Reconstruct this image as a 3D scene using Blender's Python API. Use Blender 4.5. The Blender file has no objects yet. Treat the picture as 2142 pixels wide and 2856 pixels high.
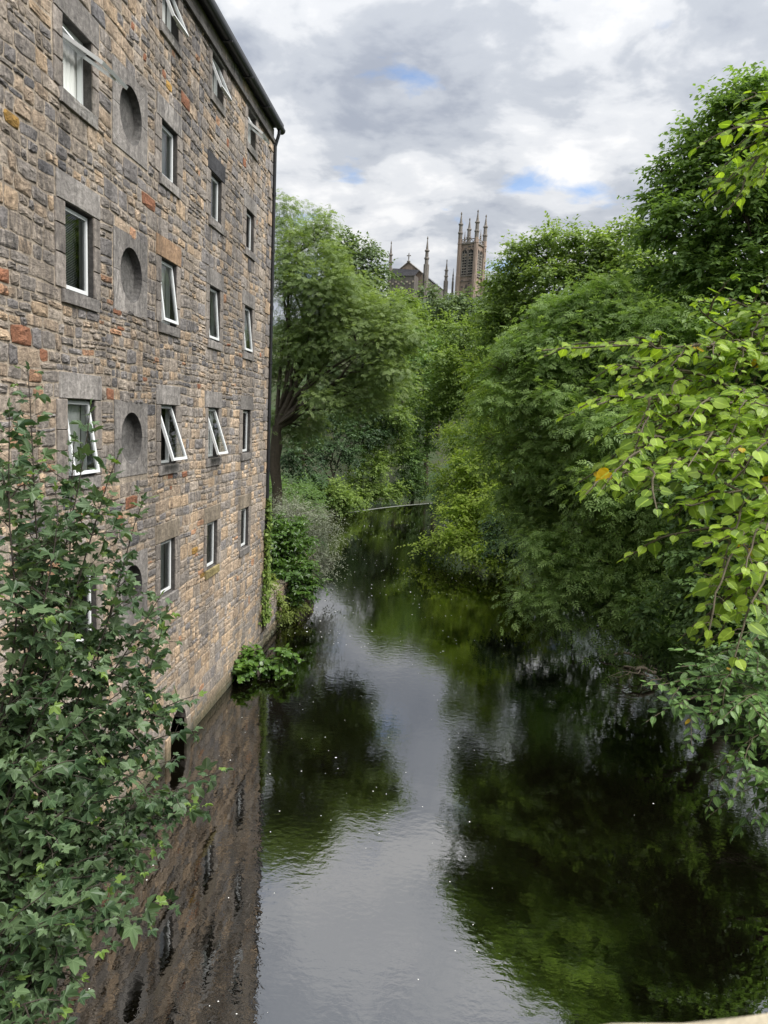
import bpy, math, random
import numpy as np
from mathutils import Matrix, Vector

R = math.radians
rng = np.random.default_rng(11)
random.seed(11)
scene = bpy.context.scene
COL = scene.collection

# ------------------------------------------------------------------ camera
H = 7.95                                   # eye above the water
YAW, PITCH, ROLL = R(4.875), R(-7.362), R(2.498)
FPX = 1980 * 1659 / 2142                   # focal length in px of a 1659 x 2212 view
cy, sy, cp, sp = math.cos(YAW), math.sin(YAW), math.cos(PITCH), math.sin(PITCH)
FWD = np.array([-sy * cp, cy * cp, sp]); RT = np.array([cy, sy, 0.0]); UP = np.cross(RT, FWD)
R2 = math.cos(ROLL) * RT + math.sin(ROLL) * UP
U2 = -math.sin(ROLL) * RT + math.cos(ROLL) * UP
cam_d = bpy.data.cameras.new('camera')
cam = bpy.data.objects.new('camera', cam_d); COL.objects.link(cam)
M = Matrix.Identity(4)
for i in range(3):
    M[i][0], M[i][1], M[i][2] = R2[i], U2[i], -FWD[i]
M[2][3] = H
cam.matrix_world = M
cam_d.sensor_fit = 'VERTICAL'; cam_d.sensor_height = 36; cam_d.lens = 1980 / 2856 * 36
cam_d.clip_start = 0.05; cam_d.clip_end = 3000
cam_d.dof.use_dof = True; cam_d.dof.focus_distance = 17; cam_d.dof.aperture_fstop = 8.3
scene.camera = cam

# ------------------------------------------------------------------ sky, sun, exposure
SUN_EL, SUN_AZ = R(57), R(108)             # azimuth clockwise from +Y: high on the right
scene.view_settings.view_transform = 'Standard'; scene.view_settings.look = 'None'
scene.view_settings.exposure = 2.1; scene.view_settings.gamma = 1.0
scene.view_settings.use_curve_mapping = False
world = bpy.data.worlds.new('World'); scene.world = world; world.use_nodes = True
wt = world.node_tree; wt.nodes.clear()


def N(t, kind, **kw):
    n = t.nodes.new(kind)
    for k, v in kw.items():
        if k.startswith('i_'):
            n.inputs[int(k[2:])].default_value = v
        else:
            setattr(n, k, v)
    return n


def L(t, a, ai, b, bi):
    t.links.new(a.outputs[ai], b.inputs[bi])


def ramp(t, pts, interp='LINEAR'):
    n = t.nodes.new('ShaderNodeValToRGB'); cr = n.color_ramp; cr.interpolation = interp
    while len(cr.elements) < len(pts):
        cr.elements.new(0.5)
    for e, (p, c) in zip(cr.elements, pts):
        e.position = p
        e.color = (c, c, c, 1) if not hasattr(c, '__len__') else (*c, 1)
    return n


def build_sky():
    t = wt
    sky = N(t, 'ShaderNodeTexSky', sky_type='NISHITA', sun_disc=False, sun_elevation=SUN_EL,
            sun_rotation=SUN_AZ, altitude=50, air_density=1.0, dust_density=0.3, ozone_density=4.0)
    tc = N(t, 'ShaderNodeTexCoord'); sx = N(t, 'ShaderNodeSeparateXYZ'); L(t, tc, 'Generated', sx, 0)
    za = N(t, 'ShaderNodeMath', operation='ABSOLUTE'); L(t, sx, 'Z', za, 0)
    zz = N(t, 'ShaderNodeMath', operation='ADD', i_1=0.16); L(t, za, 0, zz, 0)
    dx = N(t, 'ShaderNodeMath', operation='DIVIDE'); L(t, sx, 'X', dx, 0); L(t, zz, 0, dx, 1)
    dy = N(t, 'ShaderNodeMath', operation='DIVIDE'); L(t, sx, 'Y', dy, 0); L(t, zz, 0, dy, 1)
    cv = N(t, 'ShaderNodeCombineXYZ'); L(t, dx, 0, cv, 0); L(t, dy, 0, cv, 1); cv.inputs[2].default_value = SKY_SEED
    # soft shading of the cloud deck
    n1 = N(t, 'ShaderNodeTexNoise'); n1.inputs['Scale'].default_value = 2.1; n1.inputs['Detail'].default_value = 7
    n1.inputs['Roughness'].default_value = 0.57; n1.inputs['Distortion'].default_value = 0.25; L(t, cv, 0, n1, 'Vector')
    sh = ramp(t, [(0.36, (0.135, 0.148, 0.175)), (0.455, (0.190, 0.202, 0.223)), (0.53, (0.265, 0.272, 0.284)), (0.61, (0.325, 0.326, 0.329))], 'EASE')
    n1b = N(t, 'ShaderNodeTexNoise'); n1b.inputs['Scale'].default_value = 6.0; n1b.inputs['Detail'].default_value = 5
    n1b.inputs['Roughness'].default_value = 0.5; n1b.inputs['Distortion'].default_value = 0.3; L(t, cv, 0, n1b, 'Vector')
    mf = N(t, 'ShaderNodeMath', operation='MULTIPLY', i_1=0.36); L(t, n1b, 'Fac', mf, 0)
    ma = N(t, 'ShaderNodeMath', operation='MULTIPLY_ADD', i_1=0.64); L(t, n1, 'Fac', ma, 0); L(t, mf, 0, ma, 2)
    L(t, ma, 0, sh, 0)
    # gaps
    mp = N(t, 'ShaderNodeVectorMath', operation='ADD'); L(t, cv, 0, mp, 0); mp.inputs[1].default_value = (7.3, 2.1, 4.0)
    n2 = N(t, 'ShaderNodeTexNoise'); n2.inputs['Scale'].default_value = 3.0; n2.inputs['Detail'].default_value = 6
    n2.inputs['Roughness'].default_value = 0.55; n2.inputs['Distortion'].default_value = 0.35; L(t, mp, 0, n2, 'Vector')
    gap = ramp(t, [(0.595, 0.0), (0.70, 0.75)]); L(t, n2, 'Fac', gap, 0)
    sc = N(t, 'ShaderNodeVectorMath', operation='SCALE'); sc.inputs['Scale'].default_value = 14.4; L(t, sh, 0, sc, 0)
    # an overcast deck brightens towards the zenith
    zb = N(t, 'ShaderNodeMath', operation='MULTIPLY_ADD', i_1=0.65, i_2=0.80); L(t, za, 0, zb, 0)
    sz = N(t, 'ShaderNodeVectorMath', operation='SCALE'); L(t, sc, 0, sz, 0); L(t, zb, 0, sz, 'Scale')
    mx = N(t, 'ShaderNodeMix', data_type='RGBA'); L(t, gap, 0, mx, 'Factor')
    L(t, sz, 0, mx, 'A'); L(t, sky, 0, mx, 'B')
    bg = N(t, 'ShaderNodeBackground'); bg.inputs['Strength'].default_value = 0.05; L(t, mx, 'Result', bg, 0)
    out = N(t, 'ShaderNodeOutputWorld'); L(t, bg, 0, out, 0)


SKY_SEED = 7.75
build_sky()
sun_d = bpy.data.lights.new('sun', 'SUN'); sun_d.energy = 1.5; sun_d.angle = R(45); sun_d.color = (1.0, 0.97, 0.925)
sun = bpy.data.objects.new('sun', sun_d); COL.objects.link(sun)
sd = Vector((math.sin(SUN_AZ) * math.cos(SUN_EL), math.cos(SUN_AZ) * math.cos(SUN_EL), math.sin(SUN_EL)))
sun.rotation_euler = sd.to_track_quat('Z', 'Y').to_euler(); sun.location = (0, -20, 60)
scene.render.engine = 'CYCLES'
cyc = scene.cycles
cyc.max_bounces = 8; cyc.diffuse_bounces = 5; cyc.glossy_bounces = 3; cyc.transmission_bounces = 4
cyc.transparent_max_bounces = 8; cyc.use_denoising = True; cyc.caustics_reflective = False; cyc.caustics_refractive = False


# ------------------------------------------------------------------ small helpers
def ray(px, py):
    return FWD * FPX + R2 * (px - 829.5) - U2 * (py - 1106)


def P(px, py, Y):
    """point at depth Y seen at (px, py) in a 1659 x 2212 view"""
    d = ray(px, py)
    return d * (Y / d[1]) + np.array([0, 0, H])


def onwall(px, py, x=-6.0):
    d = ray(px, py); p = d * (x / d[0])
    return p[1], p[2] + H


def vnoise(x, y, seed=0):
    """cheap smooth value noise on arrays"""
    x = np.asarray(x, float); y = np.asarray(y, float)
    xi = np.floor(x).astype(np.int64); yi = np.floor(y).astype(np.int64)
    fx = x - xi; fy = y - yi; fx = fx * fx * (3 - 2 * fx); fy = fy * fy * (3 - 2 * fy)

    def h(a, b):
        n = (a * 374761393 + b * 668265263 + seed * 974711) & 0x7fffffff
        n = ((n ^ (n >> 13)) * 1274126177) & 0x7fffffff
        return (n & 0xffff) / 65535.0
    return (h(xi, yi) * (1 - fx) + h(xi + 1, yi) * fx) * (1 - fy) + (h(xi, yi + 1) * (1 - fx) + h(xi + 1, yi + 1) * fx) * fy


class Geo:
    def __init__(s):
        s.V = []; s.loops = []; s.tot = []; s.n = 0; s.C = []

    def add(s, V, F, col=None):
        V = np.asarray(V, float).reshape(-1, 3)
        if isinstance(F, np.ndarray):
            s.loops.append((F + s.n).ravel()); s.tot.append(np.full(len(F), F.shape[1]))
        else:
            s.loops.append(np.array([i for f in F for i in f], int) + s.n); s.tot.append(np.array([len(f) for f in F], int))
        s.V.append(V); s.n += len(V)
        if col is not None:
            c = np.asarray(col, float)
            s.C.append(np.broadcast_to(c, (len(V), 4)) if c.ndim == 1 else c)
        return s

    def box(s, x0, x1, y0, y1, z0, z1, col=None):
        V = [(x, y, z) for x in (x0, x1) for y in (y0, y1) for z in (z0, z1)]
        F = [(0, 1, 3, 2), (4, 6, 7, 5), (0, 4, 5, 1), (2, 3, 7, 6), (0, 2, 6, 4), (1, 5, 7, 3)]
        return s.add(V, F, col)

    def tube(s, pts, rad, sides=6, col=None, cap=True):
        pts = np.asarray(pts, float); n = len(pts)
        rad = np.broadcast_to(np.asarray(rad, float), (n,))
        T = np.gradient(pts, axis=0); T /= np.linalg.norm(T, axis=1)[:, None] + 1e-9
        ref = np.array([0.31, 0.2, 0.93]) if abs(T[0][2]) < 0.8 else np.array([1.0, 0.13, 0.05])
        A = np.cross(T, ref); A /= np.linalg.norm(A, axis=1)[:, None] + 1e-9
        B = np.cross(T, A)
        a = np.arange(sides) * 2 * math.pi / sides
        V = pts[:, None] + rad[:, None, None] * (np.cos(a)[None, :, None] * A[:, None] + np.sin(a)[None, :, None] * B[:, None])
        i = np.arange(n - 1)[:, None] * sides; j = np.arange(sides)[None]; k = (j + 1) % sides
        F = np.stack([i + j, i + k, i + sides + k, i + sides + j], -1).reshape(-1, 4)
        s.add(V.reshape(-1, 3), F, col)
        return s

    def build(s, name, mat, parent=None, smooth=False, loc=None):
        me = bpy.data.meshes.new(name)
        V = np.concatenate(s.V) if s.V else np.zeros((0, 3))
        if loc is not None:
            V = V - np.asarray(loc)
        lp = np.concatenate(s.loops).astype(np.int32); tt = np.concatenate(s.tot).astype(np.int32)
        me.vertices.add(len(V)); me.vertices.foreach_set('co', V.astype(np.float32).ravel())
        me.loops.add(len(lp)); me.loops.foreach_set('vertex_index', lp)
        me.polygons.add(len(tt)); st = np.concatenate([[0], np.cumsum(tt)[:-1]]).astype(np.int32)
        me.polygons.foreach_set('loop_start', st)
        me.polygons.foreach_set('use_smooth', np.full(len(tt), bool(smooth)))
        if s.C:
            C = np.concatenate(s.C).astype(np.float32)
            at = me.attributes.new('scol', 'FLOAT_COLOR', 'POINT'); at.data.foreach_set('color', C.ravel())
        me.update(calc_edges=True); me.validate()
        me.materials.append(mat)
        o = bpy.data.objects.new(name, me); COL.objects.link(o)
        if loc is not None:
            o.location = loc
        if parent is not None:
            o.parent = parent
        return o


def tag(o, label=None, cat=None, group=None, kind=None):
    for k, v in (('label', label), ('category', cat), ('group', group), ('kind', kind)):
        if v:
            o[k] = v
    return o


def thing(name, label, cat, loc=(0, 0, 0), group=None):
    o = bpy.data.objects.new(name, None); COL.objects.link(o); o.location = loc; o.empty_display_size = 0.3
    return tag(o, label, cat, group)


def child(o, parent):
    """parent keeping world coordinates of mesh data"""
    o.parent = parent
    o.matrix_parent_inverse = Matrix.Translation(-Vector(parent.location)) if parent.parent is None else Matrix.Identity(4)
    return o


# ------------------------------------------------------------------ materials
def new_mat(name):
    m = bpy.data.materials.new(name); m.use_nodes = True
    t = m.node_tree; t.nodes.clear()
    out = t.nodes.new('ShaderNodeOutputMaterial'); b = t.nodes.new('ShaderNodeBsdfPrincipled')
    L(t, b, 0, out, 0)
    return m, t, b, out


def noise(t, scale, detail=5, rough=0.55, vec=None, dist=0.0):
    n = t.nodes.new('ShaderNodeTexNoise'); n.inputs['Scale'].default_value = scale; n.inputs['Detail'].default_value = detail
    n.inputs['Roughness'].default_value = rough; n.inputs['Distortion'].default_value = dist
    if vec is not None:
        t.links.new(vec, n.inputs['Vector'])
    return n


def mixc(t, fac, a, b, blend='MIX'):
    n = t.nodes.new('ShaderNodeMix'); n.data_type = 'RGBA'; n.blend_type = blend
    for s_, v in (('Factor', fac), ('A', a), ('B', b)):
        if hasattr(v, 'is_linked') or isinstance(v, bpy.types.NodeSocket):
            t.links.new(v, n.inputs[s_])
        else:
            n.inputs[s_].default_value = v if s_ == 'Factor' else (*v, 1)
    return n.outputs['Result']


def plain(name, col, rough=0.6, var=0.25, scale=8, bump=0.2, spec=0.4, metal=0.0):
    m, t, b, out = new_mat(name)
    g = t.nodes.new('ShaderNodeNewGeometry')
    n = noise(t, scale, vec=g.outputs['Position'])
    lo = tuple(c * (1 - var) for c in col); hi = tuple(min(1, c * (1 + var)) for c in col)
    t.links.new(mixc(t, n.outputs['Fac'], lo, hi), b.inputs['Base Color'])
    b.inputs['Roughness'].default_value = rough; b.inputs['Specular IOR Level'].default_value = spec
    b.inputs['Metallic'].default_value = metal
    if bump:
        bp = t.nodes.new('ShaderNodeBump'); bp.inputs['Strength'].default_value = bump; bp.inputs['Distance'].default_value = 0.02
        L(t, n, 'Fac', bp, 'Height'); L(t, bp, 0, b, 'Normal')
    return m


def mat_stone(name, soot=0.8, bump=0.7, tool=False):
    """sandstone: colour from the piece, soot streaks, pitted relief"""
    m, t, b, out = new_mat(name)
    g = t.nodes.new('ShaderNodeNewGeometry'); pos = g.outputs['Position']
    at = t.nodes.new('ShaderNodeAttribute'); at.attribute_name = 'scol'
    n1 = noise(t, 11, 8, 0.72, pos, 0.4); n2 = noise(t, 42, 5, 0.65, pos)
    mp = t.nodes.new('ShaderNodeMapping'); mp.inputs['Scale'].default_value = (9, 9, 2.2); t.links.new(pos, mp.inputs['Vector'])
    n3 = noise(t, 1.0, 5, 0.7, mp.outputs[0], 0.5)
    big = noise(t, 0.45, 3, 0.5, pos)
    v = ramp(t, [(0.28, 0.45), (0.5, 0.95), (0.72, 1.55)]); L(t, n1, 'Fac', v, 0)
    c1 = mixc(t, 1.0, at.outputs['Color'], v.outputs[0], 'MULTIPLY')
    r3 = ramp(t, [(0.44, 0.0), (0.56, 1.0)]); L(t, n3, 'Fac', r3, 0)
    rb = ramp(t, [(0.32, 0.35), (0.62, 1.0)]); L(t, big, 'Fac', rb, 0)
    ml = N(t, 'ShaderNodeMath', operation='MULTIPLY'); L(t, r3, 0, ml, 0); L(t, at, 'Alpha', ml, 1)
    ml2 = N(t, 'ShaderNodeMath', operation='MULTIPLY'); L(t, ml, 0, ml2, 0); L(t, rb, 0, ml2, 1)
    ml3 = N(t, 'ShaderNodeMath', operation='MULTIPLY', i_1=soot); L(t, ml2, 0, ml3, 0)
    # long rain streaks that run over stone and joint alike
    mp2 = t.nodes.new('ShaderNodeMapping'); mp2.inputs['Scale'].default_value = (1.6, 1.6, 0.16); t.links.new(pos, mp2.inputs['Vector'])
    n4 = noise(t, 1.0, 5, 0.6, mp2.outputs[0], 0.3); r4 = ramp(t, [(0.40, 0.68), (0.62, 1.12)]); L(t, n4, 'Fac', r4, 0)
    c1 = mixc(t, 1.0, c1, r4.outputs[0], 'MULTIPLY')
    c2 = mixc(t, ml3.outputs[0], c1, (0.050, 0.048, 0.050))
    sz_ = t.nodes.new('ShaderNodeSeparateXYZ'); t.links.new(pos, sz_.inputs[0])
    zn = N(t, 'ShaderNodeMath', operation='MULTIPLY_ADD', i_1=-1.1); L(t, n4, 'Fac', zn, 0); L(t, sz_, 'Z', zn, 2)
    zr_ = ramp(t, [(0.0, 0.8), (0.55, 0.0)]); ad0 = N(t, 'ShaderNodeMath', operation='ADD', i_1=0.45); L(t, zn, 0, ad0, 0); L(t, ad0, 0, zr_, 0)
    c2 = mixc(t, zr_.outputs[0], c2, (0.045, 0.055, 0.028))
    t.links.new(c2, b.inputs['Base Color'])
    b.inputs['Roughness'].default_value = 0.9; b.inputs['Specular IOR Level'].default_value = 0.25
    ad = N(t, 'ShaderNodeMath', operation='MULTIPLY_ADD', i_1=0.45); L(t, n2, 'Fac', ad, 0); L(t, n1, 'Fac', ad, 2)
    bp = t.nodes.new('ShaderNodeBump'); bp.inputs['Strength'].default_value = bump; bp.inputs['Distance'].default_value = 0.06
    L(t, ad, 0, bp, 'Height'); L(t, bp, 0, b, 'Normal')
    return m


def mat_leaf(name, c_lo, c_hi, trans=0.35, tcol=None, rough=0.5, spec=0.35, odd=None):
    m, t, b, out = new_mat(name)
    at = t.nodes.new('ShaderNodeAttribute'); at.attribute_name = 'scol'
    sp_ = t.nodes.new('ShaderNodeSeparateColor'); L(t, at, 'Color', sp_, 0)
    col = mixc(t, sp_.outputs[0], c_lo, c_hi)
    if odd:
        r = ramp(t, [(0.5, 0.0), (0.51, 1.0)]); L(t, sp_, 1, r, 0)
        col = mixc(t, r.outputs[0], col, odd)
    vr = ramp(t, [(0.04, 0.55), (0.16, 0.0)]); L(t, sp_, 2, vr, 0)
    col = mixc(t, vr.outputs[0], col, tuple(min(1, c * 1.5 + .03) for c in c_hi))
    t.links.new(col, b.inputs['Base Color'])
    b.inputs['Roughness'].default_value = rough; b.inputs['Specular IOR Level'].default_value = spec
    tr = t.nodes.new('ShaderNodeBsdfTranslucent')
    t.links.new(mixc(t, 1.0, col, tcol or (1.35, 1.4, 0.7), 'MULTIPLY'), tr.inputs['Color'])
    mx = t.nodes.new('ShaderNodeMixShader'); mx.inputs[0].default_value = trans
    L(t, b, 0, mx, 1); L(t, tr, 0, mx, 2); L(t, mx, 0, out, 0)
    return m


M_STONE = mat_stone('rubble_stone', 0.75, 0.8)
M_DRESS = mat_stone('dressed_stone', 0.7, 0.45)
M_CHURCH = mat_stone('church_stone', 0.55, 0.3)
M_MORTAR = mat_stone('lime_mortar', 0.55, 0.5); MC = (0.46, 0.385, 0.30, 0.6)
M_WHITE = plain('white_window_paint', (0.74, 0.76, 0.76), 0.35, 0.05, 6, 0)
M_BLACK = plain('black_iron', (0.018, 0.019, 0.021), 0.45, 0.3, 12, 0.05)
M_SLATE = plain('roof_slate', (0.07, 0.072, 0.08), 0.6, 0.3, 4, 0.3)
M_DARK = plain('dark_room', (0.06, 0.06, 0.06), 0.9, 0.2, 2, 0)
M_CURTAIN = plain('pale_curtain', (0.80, 0.80, 0.77), 0.8, 0.06, 3, 0)
M_BARK = plain('bark', (0.075, 0.06, 0.043), 0.9, 0.5, 9, 0.8)
M_TWIG = plain('young_bark', (0.10, 0.082, 0.05), 0.8, 0.4, 20, 0.3)
M_DRY = plain('weathered_driftwood', (0.24, 0.20, 0.15), 0.85, 0.4, 14, 0.5)
M_COPING = plain('pale_coping_stone', (0.40, 0.35, 0.25), 0.9, 0.3, 25, 0.5)
M_FOAM = plain('foam', (0.75, 0.75, 0.72), 0.6, 0.1, 30, 0)

# glass: mirror-like at a slant, see-through face on
M_GLASS, t_, b_, o_ = new_mat('window_glass')
g_ = N(t_, 'ShaderNodeBsdfGlossy'); g_.inputs['Roughness'].default_value = 0.02
tr_ = N(t_, 'ShaderNodeBsdfTransparent'); tr_.inputs[0].default_value = (0.93, 0.96, 0.95, 1)
fr_ = N(t_, 'ShaderNodeFresnel'); fr_.inputs[0].default_value = 1.6
mx_ = N(t_, 'ShaderNodeMixShader'); L(t_, fr_, 0, mx_, 0); L(t_, tr_, 0, mx_, 1); L(t_, g_, 0, mx_, 2); L(t_, mx_, 0, o_, 0)
t_.nodes.remove(b_)

# water: peaty, nearly black, with patches of ripple
M_WATER, t_, b_, o_ = new_mat('river_water')
b_.inputs['Base Color'].default_value = (0.0022, 0.0019, 0.0010, 1); b_.inputs['Roughness'].default_value = 0.006
b_.inputs['IOR'].default_value = 3.3
ge_ = N(t_, 'ShaderNodeNewGeometry')
m1_ = N(t_, 'ShaderNodeMapping'); m1_.inputs['Scale'].default_value = (1.0, 1.5, 1.0); L(t_, ge_, 'Position', m1_, 'Vector')
w1_ = noise(t_, 5.5, 3, 0.5, m1_.outputs[0], 0.3); w2_ = noise(t_, 1.3, 2, 0.5, m1_.outputs[0], 0.2)
pa_ = noise(t_, 0.16, 2, 0.5, ge_.outputs['Position'], 0.4)
pr_ = ramp(t_, [(0.36, 0.10), (0.60, 1.0)]); L(t_, pa_, 'Fac', pr_, 0)
f1_ = N(t_, 'ShaderNodeMath', operation='MULTIPLY'); L(t_, w1_, 'Fac', f1_, 0); L(t_, pr_, 0, f1_, 1)
f2_ = N(t_, 'ShaderNodeMath', operation='MULTIPLY_ADD', i_1=0.7); L(t_, w2_, 'Fac', f2_, 0); L(t_, f1_, 0, f2_, 2)
bp_ = N(t_, 'ShaderNodeBump'); bp_.inputs['Strength'].default_value = 1.0; bp_.inputs['Distance'].default_value = 0.0028
L(t_, f2_, 0, bp_, 'Height'); L(t_, bp_, 0, b_, 'Normal')

M_GROUND, t_, b_, o_ = new_mat('woodland_floor')
ge_ = N(t_, 'ShaderNodeNewGeometry'); n_ = noise(t_, 1.4, 8, 0.7, ge_.outputs['Position']); n2_ = noise(t_, 0.25, 4, 0.6, ge_.outputs['Position'])
c_ = mixc(t_, n_.outputs['Fac'], (0.03, 0.022, 0.014), (0.05, 0.07, 0.022))
r_ = ramp(t_, [(0.4, 0), (0.6, 1)]); L(t_, n2_, 'Fac', r_, 0)
t_.links.new(mixc(t_, r_.outputs[0], c_, (0.035, 0.065, 0.018)), b_.inputs['Base Color']); b_.inputs['Roughness'].default_value = 0.95
bp_ = N(t_, 'ShaderNodeBump'); bp_.inputs['Strength'].default_value = 1; bp_.inputs['Distance'].default_value = 0.3
L(t_, n_, 'Fac', bp_, 'Height'); L(t_, bp_, 0, b_, 'Normal')

# ------------------------------------------------------------------ ground and water
def xl(y):
    return np.interp(y, [-30, 3, 8, 23, 40, 57, 75], [-5.5, -4.6, -6.2, -6.2, -6.4, -9.5, -14])


def xr(y):
    return np.interp(y, [-30, 0, 14, 24, 40, 58, 70, 90], [9, 9, 8.4, 7.6, 6.0, 3.2, 1.0, -3])


def ground_z(x, y):
    x = np.asarray(x, float); y = np.asarray(y, float)
    dl = xl(y) - x; dr = x - xr(y)
    nz = (vnoise(x * .35, y * .35, 3) - .5) * 0.8 + (vnoise(x * .08, y * .08, 5) - .5) * 2.5
    zl = 1.25 + 0.05 * dl + 0.011 * np.clip(dl - 2, 0, 60) ** 1.8
    zr = 0.5 + 0.62 * np.minimum(dr, 14) + 0.12 * np.clip(dr - 14, 0, 60)
    zl = np.minimum(zl, 46); zr = np.minimum(zr, 34)
    out = np.where(dl > 0, np.clip(dl / 0.25, 0, 1) * (zl + 1.3) - 1.3, np.where(dr > 0, np.clip(dr / 0.6, 0, 1) * (zr + 1.3) - 1.3, -1.3))
    out = out + nz * np.clip((np.maximum(dl, dr) - .5) / 4, 0, 1)
    # the hill ahead, below the weir, with the church on top
    s_ = np.clip((y - 74) / 118, 0, 1); hill = 42.5 * (s_ * s_ * (3 - 2 * s_))
    hill = hill * np.exp(-((x - 4) / 95) ** 2) + (vnoise(x * .06, y * .06, 9) - .5) * 3 * np.clip((y - 80) / 30, 0, 1)
    far = np.clip((y - 66) / 14, 0, 1)
    side = np.clip(np.maximum(dl, dr) / 14, 0, 1)
    base = out * (1 - far) + far * (side * np.minimum(out, 30) * 0.8 + (1 - side) * -1.3)
    z = np.maximum(base, hill - 1.6 + 0.0 * x)
    z = np.where(y > 210, z * np.clip(1 - (y - 210) / 300, 0.3, 1), z)
    return z


gx = np.concatenate([np.linspace(-900, -60, 24), np.linspace(-55, -14, 28), np.arange(-13, 14, 0.3), np.linspace(15, 60, 30), np.linspace(66, 900, 24)])
gy = np.concatenate([np.linspace(-400, -20, 12), np.arange(-16, 80, 0.7), np.linspace(82, 260, 70), np.linspace(275, 1600, 22)])
GX, GY = np.meshgrid(gx, gy, indexing='ij')
GZ = ground_z(GX, GY)
inm = (GX < -6.05) & (GX > -17) & (GY > 2) & (GY < 23.4)
GZ = np.where(inm, np.minimum(GZ, -0.5), GZ)
ni, nj = GX.shape
ii, jj = np.meshgrid(np.arange(ni - 1), np.arange(nj - 1), indexing='ij')
Fg = np.stack([ii * nj + jj, (ii + 1) * nj + jj, (ii + 1) * nj + jj + 1, ii * nj + jj + 1], -1).reshape(-1, 4)
tag(Geo().add(np.stack([GX, GY, GZ], -1), Fg).build('ground', M_GROUND, smooth=True), kind='structure')
WA, WB = np.array([-9.6, 55.4]), np.array([1.2, 72.5])       # crest of the weir
tag(Geo().add([(-7, -25, 0), (10, -25, 0), (10, 60, 0), (WB[0], WB[1], 0), *[(*(WA + (WB - WA) * q + np.array([-.85, .53]) * 1.2 * math.sin(math.pi * q)), 0) for q in np.linspace(.95, .05, 12)], (WA[0], WA[1], 0), (-9.6, 40, 0), (-7, 26, 0)],
              [tuple(range(19))]).build('river', M_WATER), kind='structure')
g = Geo(); n = 34
for k in range(n):
    a = WA + (WB - WA) * k / n; b = WA + (WB - WA) * (k + 1) / n
    d = (WB - WA) / np.linalg.norm(WB - WA); nn = np.array([-d[1], d[0]]) * .3; bow = lambda q: np.array([-d[1], d[0]]) * 1.2 * math.sin(math.pi * q / n); a = a + bow(k); b = b + bow(k + 1)
    z = 0.006 + rng.uniform(-.012, .012); e = d * .02
    q = [a + e, b - e, b - e + nn, a + e + nn]
    V = [(p[0], p[1], zz) for zz in (-1.6, z) for p in q]
    g.add(V, [(3, 2, 1, 0), (4, 5, 6, 7), (0, 1, 5, 4), (1, 2, 6, 5), (2, 3, 7, 6), (3, 0, 4, 7)])
tag(g.build('weir', plain('wet_weir_stone', (0.20, 0.21, 0.19), .5, .5, 6, .3)), 'low pale stone weir crest crossing the far end of the river', 'weir')

# ------------------------------------------------------------------ the mill
WX = -6.0
mill = thing('mill_building', 'tall rubble stone mill with small white casement windows rising from the river', 'building', (WX, 15, 0))
U0, U1, ZT = 3.0, 23.27, 16.93
colU = dict(A=(10.80, 11.67), B=(14.46, 15.29), C=(17.41, 18.23), D=(20.41, 21.22))
rowZ = {1: (15.45, 16.35), 2: (12.63, 13.69), 3: (9.74, 11.04), 4: (6.80, 8.07), 5: (3.92, 5.14)}
WINS = [('A', 2), ('A', 3), ('A', 4), ('A', 5), ('B', 1), ('B', 2), ('B', 3), ('B', 4), ('B', 5), ('C', 1), ('C', 2), ('C', 3), ('C', 4), ('C', 5),
        ('D', 1), ('D', 2), ('D', 3), ('D', 4), ('D', 5)]
OV = [(13.09, 13.18), (13.09, 10.40), (13.09, 7.40), (13.09, 4.45)]
OVR = (0.45, 0.49)
ARCH = (15.05, 16.05, 0.55, 0.98)          # u0, u1, springing, crown of the small arch at the water
holes = [(colU[c][0], colU[c][1], *rowZ[r]) for c, r in WINS]
holes += [(u - .62, u + .62, z - .66, z + .66) for u, z in OV] + [(ARCH[0], ARCH[1], -0.6, ARCH[3])]
# mortar bed with real openings
us = sorted({U0, U1} | {round(v, 4) for h in holes for v in h[:2]}); zs = sorted({-1.2, ZT} | {round(v, 4) for h in holes for v in h[2:]})
g = Geo()
for i in range(len(us) - 1):
    for j in range(len(zs) - 1):
        um, zm = (us[i] + us[i + 1]) / 2, (zs[j] + zs[j + 1]) / 2
        if any(h[0] < um < h[1] and h[2] < zm < h[3] for h in holes):
            continue
        g.add([(WX, us[i], zs[j]), (WX, us[i + 1], zs[j]), (WX, us[i + 1], zs[j + 1]), (WX, us[i], zs[j + 1])], [(0, 1, 2, 3)], MC)
child(g.build('wall', M_MORTAR), mill)
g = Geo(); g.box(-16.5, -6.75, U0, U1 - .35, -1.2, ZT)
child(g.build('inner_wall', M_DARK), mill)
g = Geo(); g.box(-16.5, WX - .003, U1 - .33, U1 - .004, -1.2, ZT, MC); g.add([(-16.5, U1 - .004, ZT), (WX, U1 - .004, ZT), (-11.2, U1 - .004, ZT + 4.2), (-16.5, U1 - .34, ZT), (WX, U1 - .34, ZT), (-11.2, U1 - .34, ZT + 4.2)], [(0, 1, 2), (5, 4, 3)], MC)
g.box(-16.5, WX - .003, U0 + .003, U0 + .3, -1.2, ZT, MC)
child(g.build('gable_wall', M_MORTAR), mill)
g = Geo()
for xa, xb in ((WX + .30, -11.2), (-16.8, -11.2)):
    za, zb = ZT + .12, ZT + 4.4
    g.add([(xa, U0 - .1, za), (xa, U1 + .12, za), (xb, U1 + .12, zb), (xb, U0 - .1, zb), (xa, U0 - .1, za - .14), (xa, U1 + .12, za - .14), (xb, U1 + .12, zb - .14), (xb, U0 - .1, zb - .14)],
          [(0, 1, 2, 3), (7, 6, 5, 4), (0, 4, 5, 1), (1, 5, 6, 2), (3, 7, 4, 0)])
child(g.build('roof', M_SLATE), mill)

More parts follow.
